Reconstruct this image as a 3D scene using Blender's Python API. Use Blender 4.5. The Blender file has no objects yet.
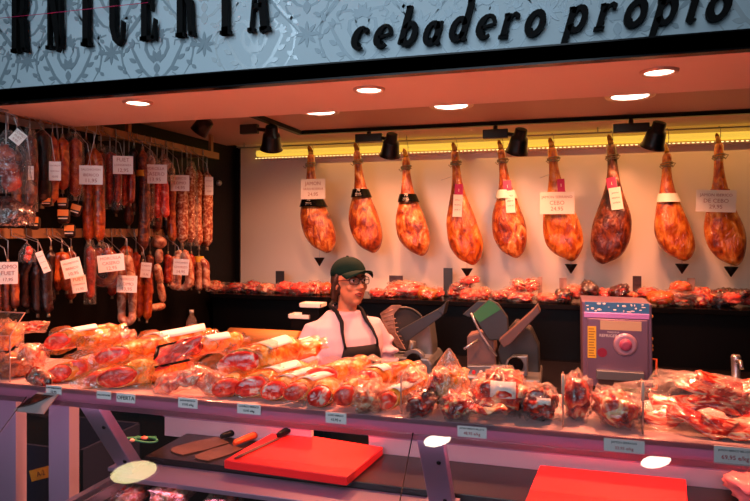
import bpy, bmesh, math, random
from mathutils import Vector, Matrix, noise, Euler
R = math.radians
PI = math.pi
C = bpy.context.scene.collection
rnd = random.Random(7)

# ------------------------------------------------------------------ camera model
F = 622.0; CX = 375.0; HY = 231.0; YAW = R(16.3); CAMZ = 1.70
RV = Vector((math.cos(YAW), math.sin(YAW), 0)); FV = Vector((-math.sin(YAW), math.cos(YAW), 0))
def ray(px, py): return RV*((px-CX)/F) + FV + Vector((0, 0, (HY-py)/F))
def P(px, py, D):
    d = ray(px, py); t = D/d.y; return Vector((0, 0, CAMZ)) + d*t
def PXP(px, py, X):
    d = ray(px, py); t = X/d.x; return Vector((0, 0, CAMZ)) + d*t
def PZ(px, py, z):
    d = ray(px, py); t = (z-CAMZ)/d.z; return Vector((0, 0, CAMZ)) + d*t
def mpp(p): return (p.x*FV.x + p.y*FV.y)/F       # metres per pixel at a point

cam = bpy.data.cameras.new('camera'); co = bpy.data.objects.new('camera', cam); C.objects.link(co)
co.location = (0, 0, CAMZ); co.rotation_euler = (R(90), 0, YAW)
cam.sensor_width = 36; cam.lens = F/750*36; cam.shift_y = -(250.5-HY)/750; cam.clip_start = 0.02
bpy.context.scene.camera = co
vs = bpy.context.scene.view_settings
vs.view_transform = 'Standard'; vs.look = 'None'; vs.gamma = 1; vs.exposure = 0.0

# ------------------------------------------------------------------ materials
def srgb(h):
    h = h.lstrip('#'); o = []
    for i in (0, 2, 4):
        c = int(h[i:i+2], 16)/255; o.append(c/12.92 if c <= .04045 else ((c+.055)/1.055)**2.4)
    return (*o, 1)
def newmat(name):
    m = bpy.data.materials.new(name); m.use_nodes = True; nt = m.node_tree
    return m, nt, nt.nodes['Principled BSDF']
def N(nt, t, **k):
    n = nt.nodes.new(t)
    for a, b in k.items():
        if a.startswith('i_'): n.inputs[a[2:].replace('_', ' ')].default_value = b
        else: setattr(n, a, b)
    return n
def plain(name, col, rough=.5, metal=0, coat=0, bump=0, bs=60, var=0, emit=None, es=0):
    m, nt, b = newmat(name); col = srgb(col) if isinstance(col, str) else col
    b.inputs['Base Color'].default_value = col; b.inputs['Roughness'].default_value = rough
    b.inputs['Metallic'].default_value = metal; b.inputs['Coat Weight'].default_value = coat
    b.inputs['Coat Roughness'].default_value = .12
    if emit:
        b.inputs['Emission Color'].default_value = srgb(emit) if isinstance(emit, str) else emit
        b.inputs['Emission Strength'].default_value = es
    if bump or var:
        tc = N(nt, 'ShaderNodeTexCoord'); nz = N(nt, 'ShaderNodeTexNoise', i_Scale=bs, i_Detail=4.0)
        nt.links.new(tc.outputs['Object'], nz.inputs['Vector'])
        if bump:
            bp = N(nt, 'ShaderNodeBump', i_Strength=bump, i_Distance=.01)
            nt.links.new(nz.outputs['Fac'], bp.inputs['Height']); nt.links.new(bp.outputs['Normal'], b.inputs['Normal'])
        if var:
            mr = N(nt, 'ShaderNodeMapRange'); mr.inputs['To Min'].default_value = 1-var; mr.inputs['To Max'].default_value = 1+var
            nt.links.new(nz.outputs['Fac'], mr.inputs['Value'])
            mx = N(nt, 'ShaderNodeVectorMath', operation='SCALE'); mx.inputs[0].default_value = col[:3]
            nt.links.new(mr.outputs['Result'], mx.inputs['Scale']); nt.links.new(mx.outputs['Vector'], b.inputs['Base Color'])
    return m
def mottled(name, stops, scale=25, rough=.35, coat=.6, bump=.4, dist=1.0, detail=4, stretch=(1, 1, 1), voronoi=False, coord='Object'):
    m, nt, b = newmat(name)
    tc = N(nt, 'ShaderNodeTexCoord'); mp = N(nt, 'ShaderNodeMapping'); mp.inputs['Scale'].default_value = stretch
    oi = N(nt, 'ShaderNodeObjectInfo'); ml = N(nt, 'ShaderNodeMath', operation='MULTIPLY'); ml.inputs[1].default_value = 37.0
    nt.links.new(oi.outputs['Random'], ml.inputs[0]); cb = N(nt, 'ShaderNodeCombineXYZ')
    for k in 'XYZ': nt.links.new(ml.outputs[0], cb.inputs[k])
    nt.links.new(tc.outputs[coord], mp.inputs['Vector']); nt.links.new(cb.outputs[0], mp.inputs['Location'])
    nz = N(nt, 'ShaderNodeTexNoise', i_Scale=scale, i_Detail=float(detail), i_Distortion=dist)
    nt.links.new(mp.outputs[0], nz.inputs['Vector']); src = nz.outputs['Fac']
    if voronoi:
        vo = N(nt, 'ShaderNodeTexVoronoi', i_Scale=scale*1.6); nt.links.new(mp.outputs[0], vo.inputs['Vector'])
        ad = N(nt, 'ShaderNodeMath', operation='ADD'); nt.links.new(vo.outputs['Distance'], ad.inputs[0]); nt.links.new(nz.outputs['Fac'], ad.inputs[1])
        hl = N(nt, 'ShaderNodeMath', operation='MULTIPLY'); hl.inputs[1].default_value = .55; nt.links.new(ad.outputs[0], hl.inputs[0]); src = hl.outputs[0]
    cr = N(nt, 'ShaderNodeValToRGB'); nt.links.new(src, cr.inputs['Fac'])
    el = cr.color_ramp.elements
    while len(el) < len(stops): el.new(.5)
    for e, (p, c) in zip(el, stops): e.position = p; e.color = srgb(c)
    nt.links.new(cr.outputs['Color'], b.inputs['Base Color'])
    b.inputs['Roughness'].default_value = rough; b.inputs['Coat Weight'].default_value = coat; b.inputs['Coat Roughness'].default_value = .1
    n2 = N(nt, 'ShaderNodeTexNoise', i_Scale=scale*1.8, i_Detail=5.0, i_Distortion=.8); nt.links.new(mp.outputs[0], n2.inputs['Vector'])
    bp = N(nt, 'ShaderNodeBump', i_Strength=bump, i_Distance=.012); nt.links.new(n2.outputs['Fac'], bp.inputs['Height'])
    nt.links.new(bp.outputs['Normal'], b.inputs['Normal']); nt.links.new(bp.outputs['Normal'], b.inputs['Coat Normal'])
    return m
def film(name, tint='#ffffff', base=.10, edge=.55, rough=.12, bump=.5, bs=30, diffuse=.5):
    """thin clear sheet: mostly see-through, milky and glossy at creases and grazing angles"""
    m = bpy.data.materials.new(name); m.use_nodes = True; nt = m.node_tree; nt.nodes.clear()
    out = N(nt, 'ShaderNodeOutputMaterial'); tr = N(nt, 'ShaderNodeBsdfTransparent'); mix = N(nt, 'ShaderNodeMixShader')
    gl = N(nt, 'ShaderNodeBsdfGlossy'); gl.inputs['Roughness'].default_value = rough
    df = N(nt, 'ShaderNodeBsdfDiffuse'); df.inputs['Color'].default_value = srgb(tint); m2 = N(nt, 'ShaderNodeMixShader'); m2.inputs[0].default_value = diffuse
    lw = N(nt, 'ShaderNodeLayerWeight'); lw.inputs['Blend'].default_value = .35
    mr = N(nt, 'ShaderNodeMapRange'); mr.inputs['To Min'].default_value = base; mr.inputs['To Max'].default_value = edge
    nt.links.new(lw.outputs['Facing'], mr.inputs['Value']); nt.links.new(mr.outputs[0], mix.inputs[0])
    if bump:
        tc = N(nt, 'ShaderNodeTexCoord'); nz = N(nt, 'ShaderNodeTexNoise', i_Scale=bs, i_Detail=3.0, i_Distortion=1.5)
        nt.links.new(tc.outputs['Object'], nz.inputs['Vector']); bp = N(nt, 'ShaderNodeBump', i_Strength=bump, i_Distance=.02)
        nt.links.new(nz.outputs['Fac'], bp.inputs['Height'])
        for n in (gl, df, lw): nt.links.new(bp.outputs['Normal'], n.inputs['Normal'])
    nt.links.new(gl.outputs[0], m2.inputs[1]); nt.links.new(df.outputs[0], m2.inputs[2])
    nt.links.new(tr.outputs[0], mix.inputs[1]); nt.links.new(m2.outputs[0], mix.inputs[2]); nt.links.new(mix.outputs[0], out.inputs[0])
    return m

M = {}
M['wall'] = plain('wall_panel', '#f3e6d2', .28, coat=.15)
M['ceil'] = plain('ceiling_paint', '#ecdcd2', .6)
M['dark'] = plain('dark_laminate', '#1c1a1b', .45, bump=.1)
M['black'] = plain('black_plastic', '#0c0c0d', .4)
M['blackgloss'] = plain('black_gloss', '#0b0b0c', .2, coat=.4)
M['letter'] = plain('letter_black', '#020203', .7)
M['tile'] = plain('dark_floor', '#3a3433', .5, var=.2, bs=8)
M['steel'] = plain('brushed_steel', '#b9b6b8', .32, metal=.85, bump=.05, bs=200)
M['steelw'] = plain('pale_steel', '#a598a8', .35, metal=.5)
M['alu'] = plain('slicer_alloy', '#808484', .38, metal=.7)
M['alud'] = plain('slicer_alloy_dark', '#404444', .4, metal=.6)
M['whitep'] = plain('white_panel', '#e6dcd8', .45)
M['paper'] = plain('white_paper', '#f4ece2', .6)
M['cardtext'] = plain('card_ink', '#b48070', .7)
M['ink'] = plain('black_ink', '#2a2026', .7)
M['redink'] = plain('red_ink', '#c01828', .6)
M['redboard'] = plain('red_cutting_board', '#f01c1a', .42, bump=.05, bs=150)
M['fascia'] = plain('fascia_panel', '#b4c4cc', .5)
M['damask'] = plain('damask_print', '#8797a0', .35, metal=.15)
M['damask2'] = plain('damask_silver', '#c0ccd2', .25, metal=.3)
M['rope'] = plain('twine', '#8a7a62', .8)
M['hoof'] = mottled('hoof', [(.3, '#8a5a18'), (.7, '#dca038')], 30, .5, .2, .3)
M['ham'] = mottled('cured_ham', [(.28, '#5c1c06'), (.42, '#a8440e'), (.54, '#cc6c1c'), (.66, '#e89844'), (.78, '#fcd8a0')], 22, .30, .8, 1.0, dist=.7, detail=9, stretch=(1, 1, .5))
M['hamdark'] = mottled('dark_cured_ham', [(.30, '#240804'), (.45, '#541a0a'), (.58, '#8c4018'), (.72, '#cc9468')], 22, .34, .6, 1.0, dist=.7, detail=9, stretch=(1, 1, .55))
M['hamred'] = mottled('red_cured_ham', [(.28, '#4c1406'), (.44, '#98380e'), (.55, '#c4641e'), (.66, '#e49a50'), (.78, '#fce0b0')], 24, .30, .8, 1.0, dist=.8, detail=9, stretch=(1, 1, .55))
M['lean'] = mottled('lean_cut', [(.3, '#c01c12'), (.5, '#ee3c28'), (.60, '#f66248'), (.72, '#fdc0a4')], 30, .35, .35, .3, dist=1.2)
M['leanspot'] = mottled('salami_cut', [(.40, '#d0221a'), (.54, '#ee4030'), (.64, '#f8d8c4')], 34, .22, .9, .2, dist=.4)
M['rind'] = mottled('orange_rind', [(.3, '#a8340a'), (.45, '#e07018'), (.56, '#f89c34'), (.72, '#ffd494')], 20, .22, .9, .9, dist=1.2, detail=7)
M['marble'] = mottled('marbled_meat', [(.36, '#6c0a08'), (.48, '#c82010'), (.56, '#e85c30'), (.63, '#f6c890'), (.74, '#fbe0b8')], 18, .25, .9, .6, dist=2.2, detail=5)
M['palemeat'] = mottled('pale_marbled_meat', [(.38, '#c02c14'), (.50, '#ec7c50'), (.64, '#fbd8b0')], 18, .25, .9, .6, dist=2)
M['darkmeat'] = mottled('dark_meat', [(.35, '#2c0606'), (.5, '#7c100c'), (.62, '#c4301c'), (.75, '#f0b08c')], 18, .25, .9, .6, dist=2)
M['slice'] = mottled('ham_slice', [(.36, '#94100c'), (.48, '#d8301c'), (.55, '#ee7a54'), (.62, '#fbdcb4')], 12, .25, .8, .25, dist=2.5, stretch=(1, 1, 3))
M['pinkslice'] = mottled('pink_slice', [(.40, '#d03020'), (.52, '#f27c5c'), (.66, '#fddcc0')], 12, .25, .8, .3, dist=2.5)
M['saus'] = mottled('orange_sausage', [(.3, '#701c06'), (.5, '#a84414'), (.7, '#d88038')], 22, .3, .6, .5)
M['sausred'] = mottled('red_sausage', [(.3, '#580804'), (.5, '#98200e'), (.7, '#c85830')], 25, .28, .7, .5)
M['sausbrown'] = mottled('brown_sausage', [(.3, '#2c0c06'), (.5, '#682410'), (.7, '#a85c30')], 30, .4, .4, .5)
M['sausblack'] = mottled('black_sausage', [(.3, '#0e0708'), (.55, '#23100f'), (.75, '#4c201c')], 25, .3, .6, .5)
M['saussalt'] = mottled('speckled_sausage', [(.38, '#8c3018'), (.5, '#b86438'), (.62, '#e4c09c')], 60, .5, .2, .5, dist=.2)
M['sauspale'] = mottled('pale_sausage', [(.34, '#8c3824'), (.5, '#c08060'), (.65, '#e4c0a0')], 24, .4, .4, .5)
M['film'] = film('clear_film', '#ffffff', .05, .42, .10, .6, 30, .3)
M['filmw'] = film('milky_film', '#ffd8bc', .14, .62, .15, .8, 26, .5)
M['filmo'] = film('amber_film', '#ff9838', .34, .8, .15, .6, 26, .6)
M['filmc'] = film('cone_film', '#ffc89c', .38, .8, .2, .8, 22, .7)
M['filmd'] = film('smoky_film', '#503838', .5, .8, .15, .8, 22, .5)
M['glass'] = film('glass', '#ffffff', .035, .5, .01, 0, 1, .02)
M['glassedge'] = plain('glass_edge', '#b08a80', .2, coat=.5)
M['skin'] = plain('skin', '#bd7858', .5, var=.06, bs=20)
M['hair'] = plain('brown_hair', '#3a2014', .5, bump=.5, bs=90)
M['jacket'] = plain('white_jacket', '#b8a2b0', .75, bump=.12, bs=14)
M['apron'] = plain('black_apron', '#15161a', .7)
M['cap'] = plain('black_cap', '#06241e', .9)
M['lips'] = plain('lips', '#7c2824', .5)
M['yellow'] = plain('yellow_label', '#f0c030', .5)
M['orangel'] = plain('orange_label', '#f09a48', .5)
M['magenta'] = plain('magenta_label', '#c01858', .45)
M['green'] = plain('green_guard', '#2f7a40', .4)
M['bluel'] = plain('blue_label', '#3c80b0', .4)
M['kraft'] = plain('kraft_paper', '#c08040', .6)
M['lilac'] = plain('lilac_machine', '#80687e', .32, metal=.4)
M['blue'] = plain('blue_crate', '#121c3c', .6)
M['wood'] = mottled('dark_wood', [(.35, '#2c1a12'), (.65, '#4c2e20')], 8, .35, .3, .2, stretch=(1, 8, 8))
M['ribs'] = mottled('ribbed_guard', [(.4, '#8c6c5c'), (.6, '#b8988a')], 8, .5, .2, .2)
M['pink'] = plain('pink_bag', '#f08c8c', .3, coat=.5)
M['rail'] = plain('rail_paint', '#94704e', .45)
M['orangeh'] = plain('orange_handle', '#f05a18', .4)

M['dark'].node_tree.nodes['Principled BSDF'].inputs['Base Color'].default_value = srgb('#0c0a0a')
for q_ in ('dark', 'black', 'blackgloss', 'cap', 'apron', 'letter'): M[q_].node_tree.nodes['Principled BSDF'].inputs['Specular IOR Level'].default_value = .15; M[q_].node_tree.nodes['Principled BSDF'].inputs['Coat Weight'].default_value = 0
M['black'].node_tree.nodes['Principled BSDF'].inputs['Base Color'].default_value = srgb('#060606')

# ------------------------------------------------------------------ mesh builder
class MB:
    def __init__(s): s.v = []; s.f = []; s.mi = []; s.sm = []
    def add(s, vs_, fs, mi=0, smooth=False, mat=None):
        o = len(s.v)
        for p in vs_:
            p = Vector(p); s.v.append(mat @ p if mat else p)
        for f in fs: s.f.append([i+o for i in f]); s.mi.append(mi); s.sm.append(smooth)
    def box(s, a, b, mi=0, mat=None):
        x0, y0, z0 = a; x1, y1, z1 = b
        s.add([(x0,y0,z0),(x1,y0,z0),(x1,y1,z0),(x0,y1,z0),(x0,y0,z1),(x1,y0,z1),(x1,y1,z1),(x0,y1,z1)],
              [(0,3,2,1),(4,5,6,7),(0,1,5,4),(1,2,6,5),(2,3,7,6),(3,0,4,7)], mi, False, mat)
    def rings(s, rs, mi=0, cap=True, smooth=True, mat=None, closed=True):
        n = len(rs[0]); vs_ = [p for r in rs for p in r]; fs = []
        for i in range(len(rs)-1):
            for j in range(n if closed else n-1):
                k = (j+1) % n; fs.append((i*n+j, i*n+k, (i+1)*n+k, (i+1)*n+j))
        s.add(vs_, fs, mi, smooth, mat)
        if cap:
            s.add(rs[0], [tuple(reversed(range(n)))], mi, False, mat); s.add(rs[-1], [tuple(range(n))], mi, False, mat)
    def tube(s, pts, r, n=10, mi=0, cap=True, mat=None, smooth=True, flat=1.0):
        pts = [Vector(p) for p in pts]; rr = r if isinstance(r, (list, tuple)) else [r]*len(pts); rs = []; pu = None
        for i, p in enumerate(pts):
            t = (pts[min(i+1, len(pts)-1)] - pts[max(i-1, 0)]).normalized()
            if pu is None:
                u = t.orthogonal().normalized()
                if abs(t.z) < .9: u = t.cross(Vector((0, 0, 1))).normalized()
            else: u = (pu - t*pu.dot(t)).normalized()
            pu = u; w = t.cross(u)
            rs.append([p + u*math.cos(2*PI*k/n)*rr[i] + w*math.sin(2*PI*k/n)*rr[i]*flat for k in range(n)])
        s.rings(rs, mi, cap, smooth, mat)
    def cyl(s, a, b, r, n=20, mi=0, r2=None, mat=None): s.tube([a, b], [r, r if r2 is None else r2], n, mi, True, mat)
    def ell(s, c, r, nu=18, nv=12, mi=0, mat=None, nz=0, ns=10, seed=0, smooth=True, power=1.0):
        rs = []; c = Vector(c)
        for i in range(nv+1):
            th = PI*i/nv; th = min(max(th, .06), PI-.06); ring = []
            for j in range(nu):
                ph = 2*PI*j/nu; d = Vector((math.sin(th)*math.cos(ph), math.sin(th)*math.sin(ph), math.cos(th)))
                if power != 1: d = Vector([math.copysign(abs(q)**power, q) for q in d])
                q = Vector((d.x*r[0], d.y*r[1], d.z*r[2]))
                if nz: q *= 1 + nz*noise.noise(d*ns*.2 + Vector((seed, seed*1.7, 3)))
                ring.append(c+q)
            rs.append(ring)
        rs.reverse(); s.rings(rs, mi, True, smooth, mat)
    def prism(s, poly, y0, y1, mi=0, mat=None):      # polygon in xz, thickness in y
        n = len(poly); vs_ = [(p[0], y0, p[1]) for p in poly] + [(p[0], y1, p[1]) for p in poly]
        fs = [tuple(range(n)), tuple(reversed(range(n, 2*n)))] + [(i, i+n, (i+1) % n + n, (i+1) % n) for i in range(n)]
        s.add(vs_, fs, mi, False, mat)
    def ribbon(s, pts, w, y0, y1, mi=0, mat=None):   # thick polyline in xz plane
        n = len(pts); ww = w if isinstance(w, (list, tuple)) else [w]*n; L = []; Rr = []
        for i, p in enumerate(pts):
            a = pts[max(i-1, 0)]; b = pts[min(i+1, n-1)]; t = Vector((b[0]-a[0], b[1]-a[1])).normalized(); nn = Vector((-t.y, t.x))*ww[i]/2
            L.append((p[0]+nn.x, p[1]+nn.y)); Rr.append((p[0]-nn.x, p[1]-nn.y))
        vs_ = [(p[0], y, p[1]) for p, y in [(q, y) for i in range(n) for q, y in ((L[i], y0), (Rr[i], y0), (Rr[i], y1), (L[i], y1))]]
        fs = [(4*i+a, 4*i+(a+1) % 4, 4*i+4+(a+1) % 4, 4*i+4+a) for i in range(n-1) for a in range(4)] + [(3, 2, 1, 0), tuple(4*(n-1)+a for a in range(4))]
        s.add(vs_, fs, mi, False, mat)
    def build(s, name, mats, parent=None, loc=None, rot=None, bevel=0, bseg=2, recalc=True):
        me = bpy.data.meshes.new(name); me.from_pydata(s.v, [], s.f)
        mats = mats if isinstance(mats, (list, tuple)) else [mats]
        for m in mats: me.materials.append(M[m] if isinstance(m, str) else m)
        for p, mi, sm in zip(me.polygons, s.mi, s.sm): p.material_index = mi; p.use_smooth = sm
        if recalc:
            b = bmesh.new(); b.from_mesh(me); bmesh.ops.remove_doubles(b, verts=b.verts, dist=1e-5)
            bmesh.ops.recalc_face_normals(b, faces=b.faces); b.to_mesh(me); b.free()
        o = bpy.data.objects.new(name, me); C.objects.link(o)
        if parent: o.parent = parent
        if loc is not None: o.location = loc
        if rot is not None: o.rotation_euler = rot
        if bevel:
            md = o.modifiers.new('bevel', 'BEVEL'); md.width = bevel; md.segments = bseg; md.limit_method = 'ANGLE'; md.angle_limit = R(40)
        return o
def tag(o, label=None, cat=None, group=None, kind=None):
    if label: o['label'] = label
    if cat: o['category'] = cat
    if group: o['group'] = group
    if kind: o['kind'] = kind
    return o
def thing(name, label, cat, loc=(0, 0, 0), rot=(0, 0, 0), group=None):
    o = bpy.data.objects.new(name, None); C.objects.link(o); o.empty_display_size = .05
    o.location = loc; o.rotation_euler = rot; return tag(o, label, cat, group)
def bx(a, b, mi=0): m = MB(); m.box(a, b, mi); return m
def struct(name, m, mats, **k): return tag(m.build(name, mats, **k), kind='structure')
_tc = {}
def textdata(s, size, mat, ext=.0004, bold=0, shear=0):
    k = (s, size, mat, ext, bold, shear)
    if k in _tc: return _tc[k]
    cu = bpy.data.curves.new('txt', 'FONT'); cu.body = s; cu.size = size; cu.extrude = ext; cu.align_x = 'CENTER'; cu.align_y = 'CENTER'
    cu.offset = bold; cu.shear = shear; cu.resolution_u = 2
    ob = bpy.data.objects.new('txt', cu); C.objects.link(ob); dg = bpy.context.evaluated_depsgraph_get()
    me = bpy.data.meshes.new_from_object(ob.evaluated_get(dg)); bpy.data.objects.remove(ob); me.materials.clear(); me.materials.append(M[mat]); _tc[k] = me
    return me
def text(s, size, mat, parent, loc, rot=(R(90), 0, 0), **k):     # text standing in the xz plane facing -y
    o = bpy.data.objects.new('lettering', textdata(s, size, mat, **k)); C.objects.link(o); o.parent = parent; o.location = loc; o.rotation_euler = rot; return o

# ------------------------------------------------------------------ room
ZC = 2.36; ZS = 2.20; DW = 4.45; XL = -2.45; XR = 1.95; DF = 1.94
struct('floor', bx((-4.5, -2.5, -.05), (3.2, DW+.1, 0)), 'tile')
struct('wall_back', bx((XL-.1, DW, 0), (XR+.1, DW+.1, 2.75)), 'wall')
struct('wall_left', bx((XL-.1, DF+.02, 0), (XL, DW, 2.75)), 'dark')
struct('wall_right', bx((XR, DF+.02, 0), (XR+.1, DW, 2.75)), 'dark')
struct('ceiling', bx((XL, 2.46, ZC), (XR, DW-.16, ZC+.04)), plain('ceiling_paint_shaded', '#c8aca0', .6))  # ceiling paint darkened to stand in for the dimmer light further in
# raised cove above the back wall with its yellow lit trough
m = MB(); m.box((XL, DW-.16, ZC+.02), (XR, DW, ZC+.18)); struct('trim_1', m, 'ceil')
m = MB(); m.box((XL, DF+.025, ZS), (XR, 2.46, ZC+.04)); struct('trim_2', m, 'ceil')
# dark strip along the top of the back left corner
m = MB(); m.box((XL, 4.43, 1.25), (-2.415, DW, ZC)); struct('trim_3', m, 'dark')

# ------------------------------------------------------------------ fascia sign
fs = thing('shop_sign', 'pale grey damask sign board with black raised lettering above the counter', 'sign', (-.7, DF, ZS))
SX0, SX1 = -2.75+.7, 2.1+.7
m = MB(); m.box((SX0, 0, .045), (SX1, .02, .62))
def arc(cx, cz, rx, rz, a0, a1, n=14): return [(cx+rx*math.cos(R(a0+(a1-a0)*i/n)), cz+rz*math.sin(R(a0+(a1-a0)*i/n))) for i in range(n+1)]
_lc = [0]
def leaf(mb, x, z, ang, L, W, mi):
    _lc[0] += 1; dy = -.0016-.00011*(_lc[0] % 11)
    ca, sa = math.cos(ang), math.sin(ang); pts = []
    for t, w in ((0, 0), (.25, .75), (.5, 1), (.75, .7), (1, 0)): pts.append((t*L, w*W/2))
    for t, w in ((.75, -.7), (.5, -1), (.25, -.75)): pts.append((t*L, w*W/2))
    mb.prism([(x+p*ca-q*sa, z+p*sa+q*ca) for p, q in pts], dy, 0, mi)
def motif(mb, x, z, s, mi):
    T = -.0012+.0004*mi
    for sg in (-1, 1):
        # ogee frame
        pts = [(x+sg*s*(.10+.42*math.sin(PI*t/12)**1.1), z+s*(-.62+1.24*t/12)) for t in range(13)]
        pts = [q_ for q_ in pts if .052 < q_[1] < .61]
        mb.ribbon(pts, [s*.012+s*.022*math.sin(PI*t/12) for t in range(len(pts))], T, 0, mi)
        for t in range(1, len(pts)-1, 2): leaf(mb, pts[t][0], pts[t][1], R(60 if sg > 0 else 120), s*.09, s*.035, mi)
        # scrolls
        mb.ribbon([(x+sg*s*a, z+s*b) for a, b in ((.02,-.34),(.12,-.30),(.22,-.20),(.30,-.06),(.36,.06),(.33,.13),(.26,.12),(.25,.06))], [s*.02, s*.035, s*.045, s*.045, s*.035, s*.03, s*.02, s*.015], T, 0, mi)
        mb.ribbon([(x+sg*s*a, z+s*b) for a, b in ((.04,-.14),(.11,-.06),(.16,.04),(.15,.14),(.09,.16),(.07,.11))], [s*.02, s*.04, s*.05, s*.04, s*.03, s*.015], T, 0, mi)
        mb.ribbon([(x+sg*s*a, z+s*b) for a, b in ((.08,-.42),(.16,-.44),(.24,-.38),(.27,-.30),(.22,-.27))], [s*.02, s*.03, s*.03, s*.02, s*.015], T, 0, mi)
        mb.ribbon([(x+sg*s*a, z+s*b) for a, b in ((.05,.20),(.14,.26),(.24,.26),(.30,.20),(.27,.15),(.22,.17))], [s*.015, s*.03, s*.035, s*.03, s*.02, s*.012], T, 0, mi)
        mb.ribbon([(x+sg*s*a, z+s*b) for a, b in ((.03,.02),(.08,.10),(.06,.20),(.0,.30))], [s*.015, s*.025, s*.025, s*.01], T, 0, mi)
        for aa in (20, 60, 100): leaf(mb, x+sg*s*.33, z+s*.10, R(90-sg*aa), s*.10, s*.045, mi)
        leaf(mb, x+sg*s*.30, z-s*.12, R(90-sg*60), s*.12, s*.06, mi); leaf(mb, x+sg*s*.20, z-s*.24, R(90-sg*80), s*.12, s*.06, mi)
        # corner sprays between frames
        for k, (dx, dz) in enumerate(((.50,-.20),(.47,.02),(.50,.22),(.42,-.42),(.42,.44))):
            leaf(mb, x+sg*s*dx, z+s*dz, R(90+(-1)**k*50), s*.10, s*.055, mi); leaf(mb, x+sg*s*dx, z+s*dz, R(-90+(-1)**k*50), s*.08, s*.05, mi)
    for a in range(-80, 81, 32): leaf(mb, x, z+s*.18, R(90-a), s*(.17-.0006*abs(a)), s*.06, mi)
    for a in range(-60, 61, 40): leaf(mb, x, z-s*.12, R(90-a), s*.15, s*.07, mi)
    leaf(mb, x, z-s*.42, R(90), s*.16, s*.10, mi); leaf(mb, x, z-s*.14, R(-90), s*.14, s*.09, mi)
def star(mb, x, z, s, mi):
    for a in range(0, 360, 45): leaf(mb, x, z, R(a), s*.16, s*.05, mi)
sc_ = .39
for r_ in range(3):
    for q in range(13):
        xx = SX0 + .19 + q*sc_ + (sc_/2 if r_ % 2 else 0); zz = .15 + r_*.20
        if xx > SX1-.2: continue
        motif(m, xx, zz, .29, 1 if (q+r_) % 4 else 2)
        star(m, xx+sc_/2, zz+.01, .28, 1)
pn = m.build('panel', ['fascia', 'damask', 'damask2'], fs)
m = MB(); m.box((SX0, -.035, 0), (SX1, .022, .045)); m.box((SX0, -.035, -.006), (SX1, -.028, .05)); m.build('frame', 'blackgloss', fs)

def stroke_glyph(ch, bold=1.0):
    S = []   # list of (points, widths)
    if ch == 'c': S += [(arc(.30,.5,.25,.44,60,300), [.07,.09,.12,.15,.18,.2,.2,.2,.19,.17,.15,.12,.1,.08,.06]), (arc(.44,.82,.05,.06,0,360), .09)]
    if ch == 'e': S += [(arc(.30,.5,.26,.44,5,310), [.07,.1,.12,.1,.1,.14,.18,.2,.2,.2,.18,.15,.12,.09,.06]), ([(.10,.45),(.52,.56)], .09)]
    if ch == 'o': S += [(arc(.31,.5,.25,.43,0,360,18), .17)]
    if ch == 'a': S += [(arc(.27,.5,.22,.43,20,340,16), .16), ([(.50,.98),(.50,.12),(.58,.04),(.68,.10)], [.17,.17,.12,.06])]
    if ch == 'd': S += [(arc(.27,.5,.22,.43,20,340,16), .16), ([(.50,1.65),(.50,.12),(.58,.04),(.68,.10)], [.17,.17,.12,.06]), ([(.36,1.60),(.52,1.62)], .09)]
    if ch == 'b': S += [(arc(.36,.48,.22,.43,-150,150,16), .16), ([(.13,1.65),(.13,.08)], .17), ([(0,1.60),(.16,1.62)], .09)]
    if ch == 'p': S += [(arc(.36,.5,.22,.43,-150,150,16), .16), ([(.13,.95),(.13,-.58)], .17), ([(-.01,.9),(.16,.93)], .09), ([(-.03,-.60),(.32,-.60)], .10)]
    if ch == 'r': S += [([(.13,.95),(.13,.05)], .17), ([(-.01,.9),(.16,.93)], .09), ([(-.03,.04),(.32,.04)], .09), ([(.15,.62),(.26,.86),(.38,.94),(.47,.86),(.46,.76)], [.07,.1,.12,.13,.1])]
    if ch == 'i': S += [([(.13,.95),(.13,.12),(.20,.04),(.32,.10)], [.17,.17,.12,.06]), ([(-.01,.9),(.16,.93)], .09), (arc(.16,1.32,.05,.06,0,360), .12)]
    if ch in 'CRANIE':
        s = .24

        if ch == 'I': S += [([(.3,0),(.3,1)], s), ([(.1,.025),(.5,.025)], .05), ([(.17,.07),(.43,.07)], .05), ([(.1,.975),(.5,.975)], .05)]
        if ch == 'C': S += [([(.62,.68),(.62,.88),(.45,.99),(.28,.9),(.2,.75),(.2,.25),(.28,.1),(.45,.01),(.6,.08),(.64,.3)], [.1,.1,.09,.16,.24,.24,.16,.09,.08,.06]), ([(.56,.7),(.66,.7)], .12)]
        if ch == 'E': S += [([(.22,0),(.22,1)], s), ([(.04,.025),(.66,.025)], .05), ([(.6,0),(.66,.28)], [.16,.03]), ([(.04,.975),(.66,.975)], .05), ([(.6,1),(.66,.74)], [.16,.03]), ([(.3,.5),(.52,.5)], .06), ([(.52,.38),(.52,.62)], .06)]
        if ch == 'R': S += [([(.2,0),(.2,1)], s), ([(.02,.025),(.38,.025)], .05), ([(.02,.975),(.4,.975)], .05), ([(.3,.96),(.5,.95),(.6,.8),(.6,.65),(.5,.52),(.3,.5)], [.05,.1,.2,.2,.1,.05]), ([(.42,.5),(.58,.42),(.62,.1),(.72,.03)], [.08,.2,.2,.1]), ([(.55,.025),(.78,.025)], .05)]
        if ch == 'N': S += [([(.14,0),(.14,1)], .09), ([(0,.025),(.3,.025)], .05), ([(0,.975),(.3,.975)], .05), ([(.16,1),(.64,0)], .24), ([(.68,0),(.68,1)], .09), ([(.54,.975),(.82,.975)], .05)]
        if ch == 'A': S += [([(.40,1),(.12,0)], .09), ([(.40,1),(.64,0)], .25), ([(0,.025),(.26,.025)], .05), ([(.46,.025),(.84,.025)], .05), ([(.2,.32),(.56,.32)], .06)]
    return S
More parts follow.
